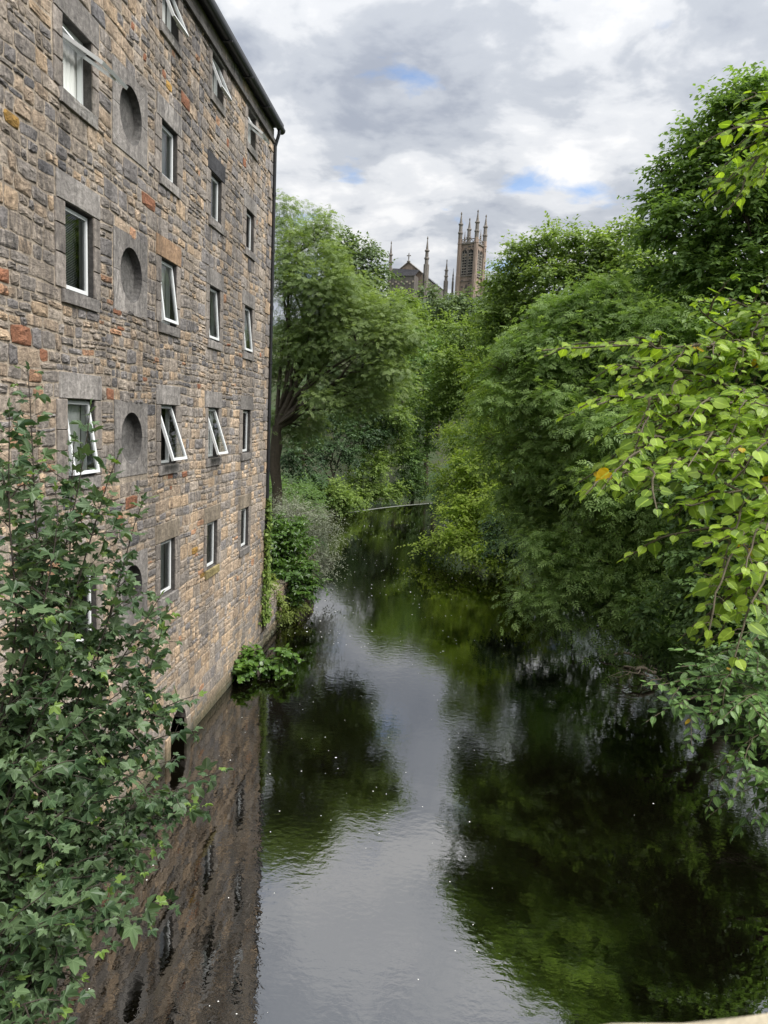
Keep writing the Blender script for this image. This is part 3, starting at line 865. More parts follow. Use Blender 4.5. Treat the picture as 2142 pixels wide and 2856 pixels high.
for sx_ in (-1, 1):
    for sy_ in (-1, 1):
        g = Local(TO, th); x, y = sx_ * hs, sy_ * hs
        g.ngon(x, y, [(-22, .78), (-13.2, .76), (-13.1, .68), (-8.4, .66), (-8.3, .60), (0.0, .58), (.02, .66), (.3, .64), (.32, .56), (1.4, .55)], 8, PINK)
        if sx_ > 0 and sy_ > 0:
            for q in range(44):
                z = -21 + .5 * q; a = -math.pi / 2 + rs.choice([-.4, .4, 1.2]); rr_ = .57 if z > -8.4 else .66
                g.ngon(x + rr_ * .9 * math.cos(a), y + rr_ * .9 * math.sin(a), [(z, .17), (z + .34, .17)], 4, SOOTY)
        pinnacle(g, x, y, 1.4, 8.5 if (sx_, sy_) != (-1, 1) else 8.2, .56, GREYS, .55)
        tsub(g, 'turret')
for (ax, sgn) in (('y', -1), ('x', 1)):      # belfry lights: paired lancets with louvres
    for off in (-.95, .95):
        g = Local(TO, th); w, zb, zt = .62, -8.1, -2.3
        n = 7; aa = np.linspace(0, math.pi / 2, n)
        rt_ = [(w - 2 * w * (1 - math.cos(a)) * 1.0, zt + 2 * w * .86 * math.sin(a) / 1.0 * .9) for a in aa if w - 2 * w * (1 - math.cos(a)) > 0] + [(0, zt + 1.0)]
        out = [(w, zb)] + rt_; out = out + [(-p[0], p[1]) for p in out[::-1][1:]]
        m = len(out)

        def face(d0, pts, grow=1.0):
            return [((off + p[0] * grow, sgn * (hs - .25 + d0), p[1]) if ax == 'y' else (sgn * (hs - .25 + d0), off + p[0] * grow, p[1])) for p in pts]
        V = face(.03, out, 1.0) + face(.22, out, 1.35) + face(.03, out, 1.55)
        g.add(V, [(k, (k + 1) % m, m + (k + 1) % m, m + k) for k in range(m)] + [(m + k, m + (k + 1) % m, 2 * m + (k + 1) % m, 2 * m + k) for k in range(m)], GREYS)
        wn = tsub(g, 'belfry_window')
        g2 = Local(TO, th); g2.add(face(.02, out), [tuple(range(m))], [.03, .03, .033, 1])
        for q in range(8):
            z = zb + .35 + q * .72
            hw = w * .95
            a0, a1 = ((off - hw, off + hw))
            if ax == 'y':
                g2.box(a0, a1, -hs + .12, -hs + .24, z, z + .16, [.42, .38, .33, .2]); 
            else:
                g2.box(hs - .24, hs - .12, a0, a1, z, z + .16, [.42, .38, .33, .2])
        if ax == 'y':
            g2.box(off - .06, off + .06, -hs + .1, -hs + .24, zb, zt + .6, GREYS)
        else:
            g2.box(hs - .24, hs - .1, off - .06, off + .06, zb, zt + .6, GREYS)
        tsub(g2, 'louvre', M_CHURCH)
for ax in range(4):                          # pierced parapet: rails with zig-zag tracery, pinnacle in the middle
    g = Local(TO, th + ax * math.pi / 2)
    g.box(-hs + .4, hs - .4, -hs - .02, -hs + .16, 1.05, 1.25, GREYS); g.box(-hs + .4, hs - .4, -hs - .02, -hs + .16, .16, .3, GREYS)
    xs_ = np.linspace(-hs + .5, hs - .5, 9)
    for k in range(8):
        za, zb_ = (.3, 1.05) if k % 2 else (1.05, .3)
        g.tube([(xs_[k], -hs + .07, za), (xs_[k + 1], -hs + .07, zb_)], .07, 4, GREYS)
    pinnacle(g, 0, -hs + .07, 1.2, 4.0, .22, GREYS, .4)
    tsub(g, 'parapet')
# nave and transept gable with cross
gp = ch_pt(390, 790); th2 = R(-14); wg = 4.1
nv = Local(gp, th2)
nv.add([(-wg, 0, -3.0), (wg, 0, -3.2), (0, 0, 0), (-wg, 0, -16), (wg, 0, -16)], [(0, 3, 4, 1, 2)], PINK)
nv.add([(-wg, 0, -3.0), (-wg, 24, -3.0), (-wg, 24, -16), (-wg, 0, -16), (wg, 0, -3.2), (wg, 24, -3.2), (wg, 24, -16), (wg, 0, -16)], [(0, 1, 2, 3), (4, 7, 6, 5)], SOOTY)
for sg in (-1, 1):                           # coping of the gable and the hood mould below it
    nv.tube([(0, -.1, .12), (sg * wg * 1.02, -.1, -3.05)], .2, 5, GREYS)
    nv.tube([(-.3 * 0, -.08, -1.9), (sg * wg * .62, -.08, -3.9)], .14, 4, SOOTY)
child(nv.build('gable', M_CHURCH), church)
g = Local(gp, th2); g.add([(-wg - .2, .15, -3.1), (0, .15, .0), (0, 24, .0), (-wg - .2, 24, -3.1), (wg + .2, .15, -3.3), (wg + .2, 24, -3.3)], [(0, 1, 2, 3), (1, 4, 5, 2)])
child(g.build('nave_roof', M_SLATE), church)
g = Local(gp, th2)                            # foliated cross
g.ngon(0, -.1, [(0, .42), (.3, .5), (.4, .22), (.8, .13), (1.0, .13)], 8, GREYS)
for a in range(4):
    q = a * math.pi / 2; cx, cz = .42 * math.cos(q), 1.75 + .45 * math.sin(q)
    g.tube([(0, -.1, 1.75), (cx, -.1, cz)], .11, 5, GREYS); g.ngon(cx, -.1, [(cz - .17, .06), (cz, .2), (cz + .17, .06)], 6, GREYS)
g.ngon(0, -.1, [(.9, .16), (1.5, .13), (1.75, .2), (2.0, .13), (2.3, .08), (2.55, .03)], 6, GREYS)
child(g.build('gable_cross', M_CHURCH), church)
for (zx, zt_, zb_, r_) in ((155, 500, 1050, .55), (650, 435, 1150, .66), (912, 748, 1200, .55), (1000, 870, 1150, .26), (1460, 875, 1250, .40), (1500, 990, 1250, .32), (1632, 1010, 1250, .25)):
    p = ch_pt(zx, zt_, CY + (0 if zx < 700 else 4)); hh = (zb_ - zt_) * MPZ
    g = Local((p[0], p[1], p[2] - hh), 0)
    hp = min(hh * .62, 7.4); g.ngon(0, 0, [(-10, r_ * 1.25), (hh - hp, r_ * 1.2), (hh - hp + .05, r_ * .9)], 8, GREYS)
    pinnacle(g, 0, 0, hh - hp, hh, r_ * .82, GREYS, .5)
    child(g.build('pinnacle', M_CHURCH), church)
g = Local(ch_pt(300, 930), th2)               # dark aisle in front
g.box(-2.4, 4.8, -4, .0 - .1, -16, -1.5, SOOTY)
g.add([(-2.6, -4.2, -1.7), (5.0, -4.2, -1.7), (5.0, -.1, .6), (-2.6, -.1, 1.2)], [(0, 1, 2, 3)], [.03, .03, .034, 0])
for q in range(9):
    g.box(-2.2 + q * .8, -1.7 + q * .8, -4.1, -3.9, -3.4 - (q % 2) * .5, -3.0 - (q % 2) * .5, [.42, .36, .28, .1])
child(g.build('aisle', M_CHURCH), church)

# ------------------------------------------------------------------ foliage machinery
def tmpl_oval():
    V = np.array([(0, 0, 0), (.45, .28, .05), (1, 0, -.06), (.45, -.28, .05)]); return V, np.array([(0, 3, 2), (0, 2, 1)])


def tmpl_ash(pairs=4):
    V = []; F = []
    def lf(x, y, a, l, w):
        b = len(V); c, s = math.cos(a), math.sin(a)
        for (p, q, z) in ((0, 0, 0), (.4, w, .03), (1, 0, -.07), (.4, -w, .03)):
            V.append((x + (p * l) * c - q * l * s, y + (p * l) * s + q * l * c, z * l - .12 * x * x))
        F.extend([(b, b + 3, b + 2), (b, b + 2, b + 1)])
    for k in range(pairs):
        x = .22 + .19 * k
        lf(x, 0, .95, .36, .17); lf(x, 0, -.95, .36, .17)
    lf(.22 + .19 * pairs - .1, 0, 0, .36, .17)
    return np.array(V), np.array(F)


def tmpl_heart(wd=.42, n=6):
    """cordate leaf with folded midrib: rows of (x, half width)"""
    prof = [(-.06, .16), (.08, .36), (.32, .46), (.58, .38), (.82, .18)]
    V = [(0, 0, 0)]; L_, R_, C_ = [], [], []
    for x, w in prof:
        z = -.10 * x * x
        C_.append(len(V)); V.append((max(x, 0), 0, z)); L_.append(len(V)); V.append((x, w * wd / .46, z + .07 - .10 * w)); R_.append(len(V)); V.append((x, -w * wd / .46, z + .07 - .10 * w))
    tip = len(V); V.append((1.0, 0, -.16)); F = []
    for k in range(len(prof) - 1):
        F += [(C_[k], C_[k + 1], L_[k + 1], L_[k]), (C_[k], R_[k], R_[k + 1], C_[k + 1])]
    k = len(prof) - 1
    F += [(C_[k], tip, L_[k]), (C_[k], R_[k], tip)]
    return np.array(V), F


def tmpl_maple():
    """five-lobed leaf, each lobe a ridge with two toothed sides"""
    V = [(0, 0, 0)]; F = []
    lob = [(-115, .42), (-58, .78), (0, 1.0), (58, .78), (115, .42)]
    ring = []
    for k, (a, l) in enumerate(lob):
        a = math.radians(a)
        for da, ll, z in ((-.36, .66, .03), (-.20, .82, .0), (0, 1.0, -.10), (.20, .82, .0), (.36, .66, .03)):
            if da == 0:
                ring.append((l * math.cos(a), l * math.sin(a), z * l))
            else:
                ring.append((l * ll * math.cos(a + da), l * ll * math.sin(a + da), (z + .02) * l))
        if k < 4:
            am = math.radians((lob[k][0] + lob[k + 1][0]) / 2); ring.append((.50 * math.cos(am), .50 * math.sin(am), .06))
    V += ring; n = len(ring)
    F = [(0, k + 1, k + 2) for k in range(n - 1)]
    V = np.array(V); V[:, 0] += .12
    return V, np.array(F)


T_OVAL, T_ASH, T_ASH3 = tmpl_oval(), tmpl_ash(4), tmpl_ash(3)
T_HEART, T_ELM, T_MAPLE = tmpl_heart(.46), tmpl_heart(.30), tmpl_maple()
VEIN = {id(q[0]): (np.abs(q[0][:, 1]) > 1e-6).astype(float) for q in (T_HEART, T_ELM)}      # 0 along the midrib
mv = np.ones(len(T_MAPLE[0])); mv[0] = 0; mv[[3, 9, 15, 21, 27]] = 0; VEIN[id(T_MAPLE[0])] = mv


def nrm(a):
    return a / (np.linalg.norm(a, axis=-1, keepdims=True) + 1e-9)


def frames(d, up):
    x = nrm(d); y = nrm(np.cross(up, x)); z = np.cross(x, y)
    return np.stack([x, y, z], -1)          # columns


def leaves_geo(geo, tmpl, pos, fr, size, col):
    V, F = tmpl; V = np.asarray(V); n = len(pos); m = len(V)
    col = np.repeat(col, m, 0)
    vn = VEIN.get(id(V)); col[:, 2] = 1.0 if vn is None else np.tile(vn, n)
    W = pos[:, None] + np.einsum('nij,mj->nmi', fr, V) * size[:, None, None]
    if isinstance(F, np.ndarray):
        FF = (F[None] + (np.arange(n) * m)[:, None, None]).reshape(-1, F.shape[1])
        geo.add(W.reshape(-1, 3), FF, col)
    else:
        for k in (3, 4):
            fk = np.array([f for f in F if len(f) == k])
            if k == 3:
                continue
        f3 = np.array([f for f in F if len(f) == 3] + [(f[0], f[1], f[2]) for f in F if len(f) == 4] + [(f[0], f[2], f[3]) for f in F if len(f) == 4])
        FF = (f3[None] + (np.arange(n) * m)[:, None, None]).reshape(-1, 3)
        geo.add(W.reshape(-1, 3), FF, col)


def sprays(geo, org, out, tmpl, K, Lspray, size, droop, rg, upj=.35, bright=None, flat=.7):
    """leafy twigs: N twigs with K leaves each"""
    n = len(org)
    ln = Lspray * rg.uniform(.55, 1.35, n)
    t = (np.arange(K) + .6) / K
    t = np.clip(t[None] + rg.normal(0, .04, (n, K)), 0, 1.05)
    d = nrm(out); pts = org[:, None] + d[:, None] * (ln[:, None] * t)[..., None]
    pts[..., 2] -= droop * ln[:, None] * t * t
    dt = d[:, None] * np.ones((1, K, 1)); dt = dt.copy(); dt[..., 2] -= 2 * droop * t; dt = nrm(dt)
    side = nrm(np.cross(dt, np.array([0, 0, 1.0])) + 1e-6)
    sg = np.where(np.arange(K) % 2 == 0, 1, -1)[None, :, None]
    ax = nrm(dt * rg.uniform(.2, .9, (n, K, 1)) + side * sg * rg.uniform(.4, 1.0, (n, K, 1)) + rg.normal(0, .22, (n, K, 3)) - np.array([0, 0, .22]))
    upv = nrm(np.array([0, 0, 1.0]) * flat + d[:, None] * .35 + rg.normal(0, upj, (n, K, 3)))
    fr = frames(ax, upv)
    pts = pts + rg.normal(0, .03 * Lspray, pts.shape)
    sz = size * rg.uniform(.65, 1.25, (n, K))
    b = rg.uniform(0, 1, (n, K)) * .45 + (rg.uniform(0, .55, n) if bright is None else bright)[:, None]
    col = np.zeros((n, K, 4)); col[..., 0] = np.clip(b, 0, 1); col[..., 3] = 1
    leaves_geo(geo, tmpl, pts.reshape(-1, 3), fr.reshape(-1, 3, 3), sz.ravel(), col.reshape(-1, 4))


def lobes_from_px(lst):
    """(px, py, rx, ry, Y[, depth m]) -> centres and radii in metres"""
    C, Rr = [], []
    for l in lst:
        px, py, rx, ry, Y = l[:5]; m = Y / FPX * 1.03
        C.append(P(px, py, Y)); dep = l[5] if len(l) > 5 else .75 * (rx + ry) / 2 * m * 1.1
        Rr.append((rx * m, dep, ry * m))
    return np.array(C), np.array(Rr)


def wiggle(a, b, n, amp, rg, sag=0.0):
    t = np.linspace(0, 1, n)[:, None]; p = np.asarray(a) * (1 - t) + np.asarray(b) * t
    w = np.cumsum(rg.normal(0, 1, (n, 3)), 0); w -= w[0] * (1 - t) + w[-1] * t
    p = p + w * amp * np.linalg.norm(np.asarray(b) - a) / n ** .5
    p[:, 2] += sag * np.sin(t[:, 0] * math.pi) * np.linalg.norm(np.asarray(b) - a)
    return p


TREE_N = [0]


def tree(name, label, lobes, mat, root, n_spray, tmpl, leaf, K=8, L_=.9, droop=.25, trunk_r=.25, cat='tree', group=None, bark=None, limbs=True, inner=.22,
         fork=None, extra=None, upj=.35, seed=None, sub=9, flat=.7, shell=(.55, 1.0), clump=13):
    TREE_N[0] += 1; rg = np.random.default_rng(1000 + (seed if seed is not None else TREE_N[0] * 17))
    C, Rr = lobes_from_px(lobes)
    if n_spray > 800:                        # smaller boughs standing out of each mass
        C0, R0 = C, Rr
        dS = nrm(rg.normal(0, 1, (len(C0), 5, 3)) + np.array([0, -.25, .25]))
        rS = rg.uniform(.26, .5, (len(C0), 5, 1))
        CS = C0[:, None] + dS * R0[:, None] * rg.uniform(.75, 1.02, (len(C0), 5, 1)); RS = R0[:, None] * rS
        C = np.concatenate([C0, CS.reshape(-1, 3)]); Rr = np.concatenate([R0 * .88, RS.reshape(-1, 3)]); nmain = len(C0)
    else:
        nmain = len(C)
    root = np.array([root[0], root[1], float(ground_z(root[0], root[1])) - .15])
    t = thing(name, label, cat, tuple(root), group)
    area = (Rr[:, 0] * Rr[:, 1] + Rr[:, 1] * Rr[:, 2] + Rr[:, 0] * Rr[:, 2]); pr = area / area.sum()
    li = rg.choice(len(C), n_spray, p=pr)
    d = nrm(rg.normal(0, 1, (n_spray, 3)))
    rad = rg.uniform(shell[0], shell[1], n_spray) ** .7
    isin = rg.random(n_spray) < inner; rad[isin] = rg.uniform(.1, .6, isin.sum())
    rad *= 1 + .22 * (vnoise(d[:, 0] * 3 + li * 7, d[:, 2] * 3 + d[:, 1] * 2, 4) - .5)
    Rs = np.maximum(Rr - .5 * L_, Rr * .55)
    org = C[li] + d * Rs[li] * rad[:, None]
    # gather most twigs into shelves round clump centres, leaving hollows between them
    ncl = max(6, n_spray // clump); cc = org[rg.choice(n_spray, ncl, replace=False)]
    q = np.concatenate([((org[i:i + 400, None] - cc[None]) ** 2 * np.array([1, 1, 2.2])).sum(-1).argmin(1) for i in range(0, n_spray, 400)])
    pull = np.where(rg.random(n_spray) < .8, rg.uniform(.25, .7, n_spray), 0)[:, None]
    org = org + (cc[q] - org) * pull * np.array([.8, .8, 1.25])
    # drop most of what is buried deep inside another lobe
    q = (((org[:, None] - C[None]) / Rr[None]) ** 2).sum(-1); q[np.arange(n_spray), li] = 9
    keep = (q.min(1) > .35) | (rg.random(n_spray) < .35)
    g_at = ground_z(org[:, 0], org[:, 1]); keep &= org[:, 2] > np.maximum(g_at, 0) + .12
    org = org[keep]; d = d[keep]; li = li[keep]
    out = nrm(d * np.array([1, 1, .55]) + np.array([0, 0, .12]) + rg.normal(0, .3, d.shape))
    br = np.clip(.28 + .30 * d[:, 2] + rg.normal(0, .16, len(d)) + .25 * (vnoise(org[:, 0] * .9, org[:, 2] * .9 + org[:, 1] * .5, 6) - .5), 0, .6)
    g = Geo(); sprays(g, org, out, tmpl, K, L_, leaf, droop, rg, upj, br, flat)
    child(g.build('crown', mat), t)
    # trunk, limbs to each lobe, branchlets to some of the twigs
    g = Geo()
    top = C[np.argmax(C[:, 2])]
    if fork is None:
        f0 = root * .45 + C.mean(0) * .55; f0[:2] = root[:2] * .75 + C.mean(0)[:2] * .25
    else:
        f0 = np.asarray(fork)
    tp = wiggle(root, f0, 7, .05, rg)
    g.tube(tp, np.linspace(trunk_r * 1.15, trunk_r * .72, 7), 8)
    for k in range(len(C)):
        st = tp[-1] if C[k][2] > f0[2] - 1 else tp[rg.integers(3, 6)]
        n = 8; p = wiggle(st, C[k], n, .09, rg, .06)
        rb = trunk_r * .55 * min(1, .5 + Rr[k].mean() / 5)
        if k >= nmain:
            continue
        g.tube(p, np.linspace(rb, rb * .35, n), 6)
        mine = np.where(li == k)[0]
        if len(mine) == 0:
            continue
        for m_ in rg.choice(mine, min(sub, len(mine)), replace=False):
            s0 = p[rg.integers(3, n)]
            g.tube(wiggle(s0, org[m_] + out[m_] * .4 * L_, 6, .09, rg, .05), np.linspace(rb * .3, .006, 6), 4)
    for e in (extra or []):
        g.tube(e[0], e[1], 6)
    child(g.build('trunk', bark or M_BARK, smooth=True), t)
    return t


L_ASHL = mat_leaf('left_ash_leaf', (0.11, 0.17, 0.06), (0.26, 0.34, 0.12), .38)
L_LIME = mat_leaf('bright_lime_leaf', (0.22, 0.31, 0.055), (0.42, 0.53, 0.105), 0.48)
L_MID = mat_leaf('mid_green_leaf', (0.11, 0.18, 0.045), (0.26, 0.35, 0.09), 0.45)
L_ASHR = mat_leaf('blue_green_ash_leaf', (0.125, 0.21, 0.06), (0.28, 0.40, 0.12), 0.45, rough=.45)
L_DARK = mat_leaf('dark_sycamore_leaf', (0.06, 0.115, 0.038), (0.18, 0.29, 0.08), 0.36)
L_TALL = mat_leaf('tall_tree_leaf', (0.095, 0.17, 0.045), (0.23, 0.35, 0.09), 0.42)
L_HILL = mat_leaf('hill_tree_leaf', (0.08, 0.12, 0.055), (0.17, 0.235, 0.10), .3)
L_EVER = mat_leaf('dark_evergreen_leaf', (0.019, 0.045, 0.018), (0.068, 0.128, 0.039), .2)
L_YEL = mat_leaf('yellow_green_leaf', (0.13, 0.18, 0.04), (0.26, 0.32, 0.08), .4)
L_GREYB = mat_leaf('grey_twiggy_leaf', (0.115, 0.135, 0.088), (0.285, 0.307, 0.225), .25)
L_LAUREL = mat_leaf('laurel_leaf', (0.035, 0.085, 0.018), (0.105, 0.195, 0.03), .3, rough=.3, spec=.5)
L_SYC = mat_leaf('sycamore_leaf', (0.036, 0.075, 0.032), (0.135, 0.205, 0.095), .30, rough=.42, spec=.4, odd=(0.16, 0.25, 0.05))
L_NEAR = mat_leaf('near_lime_leaf', (0.12, 0.21, 0.022), (0.36, 0.50, 0.05), 0.45, rough=.45, spec=.35, odd=(0.62, 0.40, 0.01))
L_ELM = mat_leaf('elm_leaf', (0.047, 0.101, 0.027), (0.158, 0.277, 0.068), .32, rough=.45, odd=(0.50, 0.32, 0.02))

# left bank: the feathery tree with the forked trunk
tw_extra = []
rgx = np.random.default_rng(3)
TY = 38.0
def pxline(pts, Y, r0, r1, n=12):
    p = np.array([P(a, b, Y + (c[0] if c else 0)) for a, b, *c in pts])
    tt = np.linspace(0, len(p) - 1, n); q = np.stack([np.interp(tt, np.arange(len(p)), p[:, k]) for k in range(3)], 1)
    for _ in range(2):
        q[1:-1] = q[1:-1] * .5 + (q[:-2] + q[2:]) * .25
    q[1:-1] += rgx.normal(0, .03, (n - 2, 3))
    return q, np.linspace(r0, r1, n)
for ln, r0, r1 in (([(598, 1095), (598, 1010), (597, 930), (612, 880), (640, 830), (690, 770), (740, 720)], .30, .07), ([(602, 925), (640, 900), (680, 870), (700, 840), (770, 800)], .17, .05),
                   ([(690, 862), (740, 840), (800, 830), (850, 800)], .10, .03), ([(640, 835), (636, 760), (620, 690), (625, 600)], .13, .03), ([(605, 880), (625, 800), (622, 720), (612, 640)], .10, .03),
                   ([(660, 885), (720, 885), (780, 870)], .08, .02)):
    tw_extra.append(pxline(ln, TY, r0, r1, 16))
rt0 = P(598, 1095, TY)
tree('ash_tree', 'feathery light green tree with dark forked trunk right beside the mill corner',
     [(640, 560, 55, 95, 38), (690, 640, 95, 110, 38), (765, 720, 100, 120, 37), (835, 770, 70, 85, 36), (645, 790, 70, 90, 39), (760, 850, 110, 60, 37), (695, 490, 28, 45, 39), (625, 500, 32, 60, 40),
      (855, 725, 38, 50, 36), (650, 920, 60, 50, 39), (785, 665, 48, 60, 39)],
     L_ASHL, (rt0[0], rt0[1]), 5200, T_ASH3, .34, K=6, L_=.95, droop=.3, trunk_r=.28, extra=tw_extra, fork=P(597, 920, TY), sub=8)
tree('broadleaf_tree', 'rounded darker tree crown rising behind the feathery tree, left of the church', [(770, 565, 60, 60, 62), (735, 600, 50, 60, 62), (802, 615, 36, 45, 62), (770, 650, 70, 60, 62)], L_HILL, P(650, 900, 62)[:2], 1500, T_OVAL, .34, K=9, L_=1.3)
# hill below the church
for nm, lb, lobes, n, mt in (
        ('broadleaf_tree', 'dark blue-green tree directly below the church gable on the hillside', [(955, 682, 58, 55, 105), (925, 730, 50, 55, 104), (1005, 668, 36, 40, 106), (960, 740, 60, 55, 103)], 1900, L_HILL),
        ('broadleaf_tree', 'pale loose tree on the hill left of the church gable', [(872, 660, 26, 34, 100), (890, 710, 42, 46, 98), (845, 670, 30, 38, 99)], 900, L_MID),
        ('broadleaf_tree', 'small tree hiding the foot of the church tower', [(1050, 668, 32, 30, 112), (1090, 660, 26, 34, 108), (1030, 690, 40, 40, 108)], 1000, L_HILL),
        ('broadleaf_tree', 'dark tree filling the gap in the valley beneath the hill trees', [(930, 790, 60, 55, 88), (900, 850, 60, 60, 86), (960, 850, 50, 60, 86), (880, 760, 40, 50, 90)], 1500, L_DARK),
        ('sapling_tree', 'thin wispy young tree to the right of the church tower', [(1092, 590, 22, 40, 90), (1110, 610, 22, 30, 90)], 130, L_HILL)):
    c = P(lobes[0][0], lobes[0][1] + 60, lobes[0][4])
    tree(nm, lb, lobes, mt, c[:2], n, T_OVAL, .42 if n > 200 else .3, K=9, L_=1.6, trunk_r=.3, sub=4)
# beyond the weir
for nm, lb, lobes, n, mt, Y in (
        ('evergreen_shrub', 'layered mid green shrub just behind the weir crest', [(790, 1040, 55, 55, 70), (830, 1070, 45, 35, 70), (760, 1075, 40, 32, 68), (810, 990, 40, 40, 71)], 1100, L_MID, 70),
        ('evergreen_tree', 'dark evergreen overhanging the far end of the weir', [(890, 1000, 50, 70, 76), (930, 1050, 40, 45, 76), (870, 1060, 40, 35, 75), (910, 930, 45, 60, 77)], 1300, L_DARK, 76),
        ('evergreen_tree', 'very dark conifer mass deep in the shade left of the weir', [(720, 960, 60, 70, 66), (660, 990, 50, 70, 60), (790, 930, 60, 50, 70), (680, 1060, 40, 45, 58)], 1500, L_EVER, 66),
        ('yellow_shrub', 'yellow-green shrub at the left end of the weir', [(722, 1070, 32, 42, 58), (752, 1085, 28, 26, 59)], 420, L_MID, 58),
        ('broadleaf_tree', 'leafy green tree standing over the middle of the weir', [(770, 900, 70, 55, 72), (840, 890, 60, 60, 72), (850, 960, 50, 40, 73), (800, 825, 62, 62, 71), (865, 820, 48, 60, 72)], 2000, L_MID, 72)):
    c = P(lobes[0][0], 1090, Y)
    tree(nm, lb, lobes, mt, c[:2], n, T_OVAL, .27, K=10, L_=1.1, trunk_r=.18, sub=4, flat=1.0)
# left bank shrubs
tree('laurel_bush', 'glossy dense green bush on the low river wall', [(625, 1165, 55, 50, 29, 1.2), (640, 1225, 52, 55, 28, 1.2), (600, 1190, 40, 60, 28.5, 1.1), (655, 1270, 35, 35, 27.5, .8)], L_LAUREL, P(600, 1240, 28.5)[:2], 1100, T_OVAL, .17, K=11, L_=.5, trunk_r=.06, cat='bush', flat=.8)
tree('cotoneaster_shrub', 'grey twiggy arching shrub leaning over the water beside the green bush', [(650, 1110, 62, 40, 32, 1.3), (690, 1160, 40, 60, 31.5, 1.2), (695, 1220, 26, 40, 31, .9), (620, 1100, 30, 30, 33, 1)], L_GREYB, P(640, 1200, 32)[:2], 1100, T_OVAL, .075, K=12, L_=.95, droop=.35, trunk_r=.05, cat='bush', sub=45, bark=plain('grey_twig', (.2, .19, .17), .9, .3, 9, 0))
tree('bramble_patch', 'pale yellow-green creeper hanging down the low river wall', [(590, 1310, 28, 45, 25.5, .35), (620, 1325, 30, 22, 26.5, .45), (580, 1260, 18, 28, 25, .3), (645, 1310, 22, 14, 27, .4)], L_YEL, P(585, 1290, 25)[:2] + np.array([-.9, 0]), 420, T_OVAL, .11, K=8, L_=.4, droop=.5, trunk_r=.02, cat='plant')
tree('alder_shrub', 'round-leaved shrub growing out of the water at the foot of the mill', [(540, 1430, 34, 32, 20.6, .5), (590, 1440, 26, 22, 20.8, .4), (625, 1412, 18, 16, 21, .3), (520, 1455, 22, 20, 20, .35)], L_LAUREL, (-5.75, 20.6), 130, T_HEART, .17, K=6, L_=.4, trunk_r=.025, cat='bush', droop=.1, flat=.9)
# right bank
tree('lime_tree', 'bright yellow-green tree dipping its lowest branch to the water mid-stream', [(1065, 870, 70, 90, 46), (1010, 950, 62, 60, 45), (1075, 1000, 85, 70, 43), (1030, 1080, 85, 50, 42), (985, 1160, 66, 30, 40, 1.3), (1050, 1195, 72, 34, 38, 1.3), (925, 1180, 26, 11, 41, .6), (1120, 1120, 80, 70, 38), (960, 1040, 30, 30, 46)],
     L_LIME, (6.8, 43), 5200, T_OVAL, .2, K=10, L_=1.0, droop=.3, trunk_r=.3, flat=1.0)
tree('lime_tree', 'light green tree below the church tower, beyond the weir', [(1000, 735, 58, 65, 78), (960, 810, 45, 52, 76), (1045, 790, 55, 70, 74), (940, 890, 30, 45, 76), (1000, 860, 55, 60, 75), (1060, 700, 40, 45, 78)],
     L_MID, (5, 80), 2600, T_OVAL, .33, K=10, L_=1.5, droop=.3, trunk_r=.3, flat=1.0, sub=4)
for lb_, lob_, rt_ in (
        ('broadleaf tree filling the bank just behind the feathery ash', [(1190, 800, 75, 100, 46), (1270, 760, 90, 110, 42), (1200, 950, 85, 90, 42), (1280, 930, 95, 100, 38), (1210, 1060, 75, 70, 42), (1290, 1060, 85, 70, 36)], (13, 42)),
        ('broadleaf tree in the shade behind the right side of the ash', [(1400, 760, 110, 120, 34), (1390, 930, 115, 110, 32), (1420, 1070, 110, 80, 30), (1480, 820, 90, 110, 32), (1510, 980, 100, 100, 29)], (14.5, 32)),
        ('broadleaf tree under the tall dark crown by the right edge', [(1590, 800, 110, 120, 27), (1640, 950, 120, 110, 25), (1720, 820, 110, 140, 25), (1600, 1080, 110, 90, 24), (1720, 1020, 110, 120, 22)], (15, 25))):
    tree('broadleaf_tree', lb_, lob_, L_DARK, rt_, 2300, T_OVAL, .26, K=9, L_=1.0, droop=.3, trunk_r=.28, sub=5)
tree('lime_tree', 'rounded light green crown against the sky right of the church tower', [(1180, 570, 75, 65, 44), (1265, 555, 80, 58, 43), (1345, 560, 70, 62, 42), (1120, 640, 60, 60, 45), (1220, 640, 100, 70, 43), (1080, 700, 50, 55, 45), (1155, 540, 30, 30, 44), (1340, 640, 90, 80, 41), (1425, 620, 70, 60, 38), (1470, 690, 85, 50, 34), (1390, 570, 40, 40, 40)],
     L_MID, (13, 44), 4300, T_OVAL, .24, K=10, L_=1.1, droop=.25, trunk_r=.35)
tree('ash_tree', 'large blue-green feathery ash in the middle of the right bank', [(1150, 750, 85, 75, 25), (1270, 715, 100, 75, 24), (1390, 760, 100, 90, 23), (1190, 860, 105, 95, 24), (1330, 890, 130, 110, 22), (1230, 1000, 105, 95, 23), (1360, 1050, 125, 110, 21), (1180, 1100, 70, 70, 24), (1250, 1190, 95, 75, 21.5), (1215, 1275, 70, 45, 21, 1.2), (1330, 1240, 110, 85, 20.5), (1430, 1180, 90, 100, 20), (1400, 1330, 75, 60, 19.5), (1090, 800, 40, 36, 25), (1075, 960, 40, 30, 25), (1160, 1290, 40, 20, 21.5, .7), (1110, 1050, 36, 40, 25), (1320, 640, 60, 36, 24), (1200, 680, 50, 36, 25)],
     L_ASHR, (10.2, 25), 7200, T_ASH3, .36, K=6, L_=.95, clump=24, droop=.42, trunk_r=.32, sub=44, bark=plain('ash_bark', (.16, .14, .10), .85, .35, 10, .4))
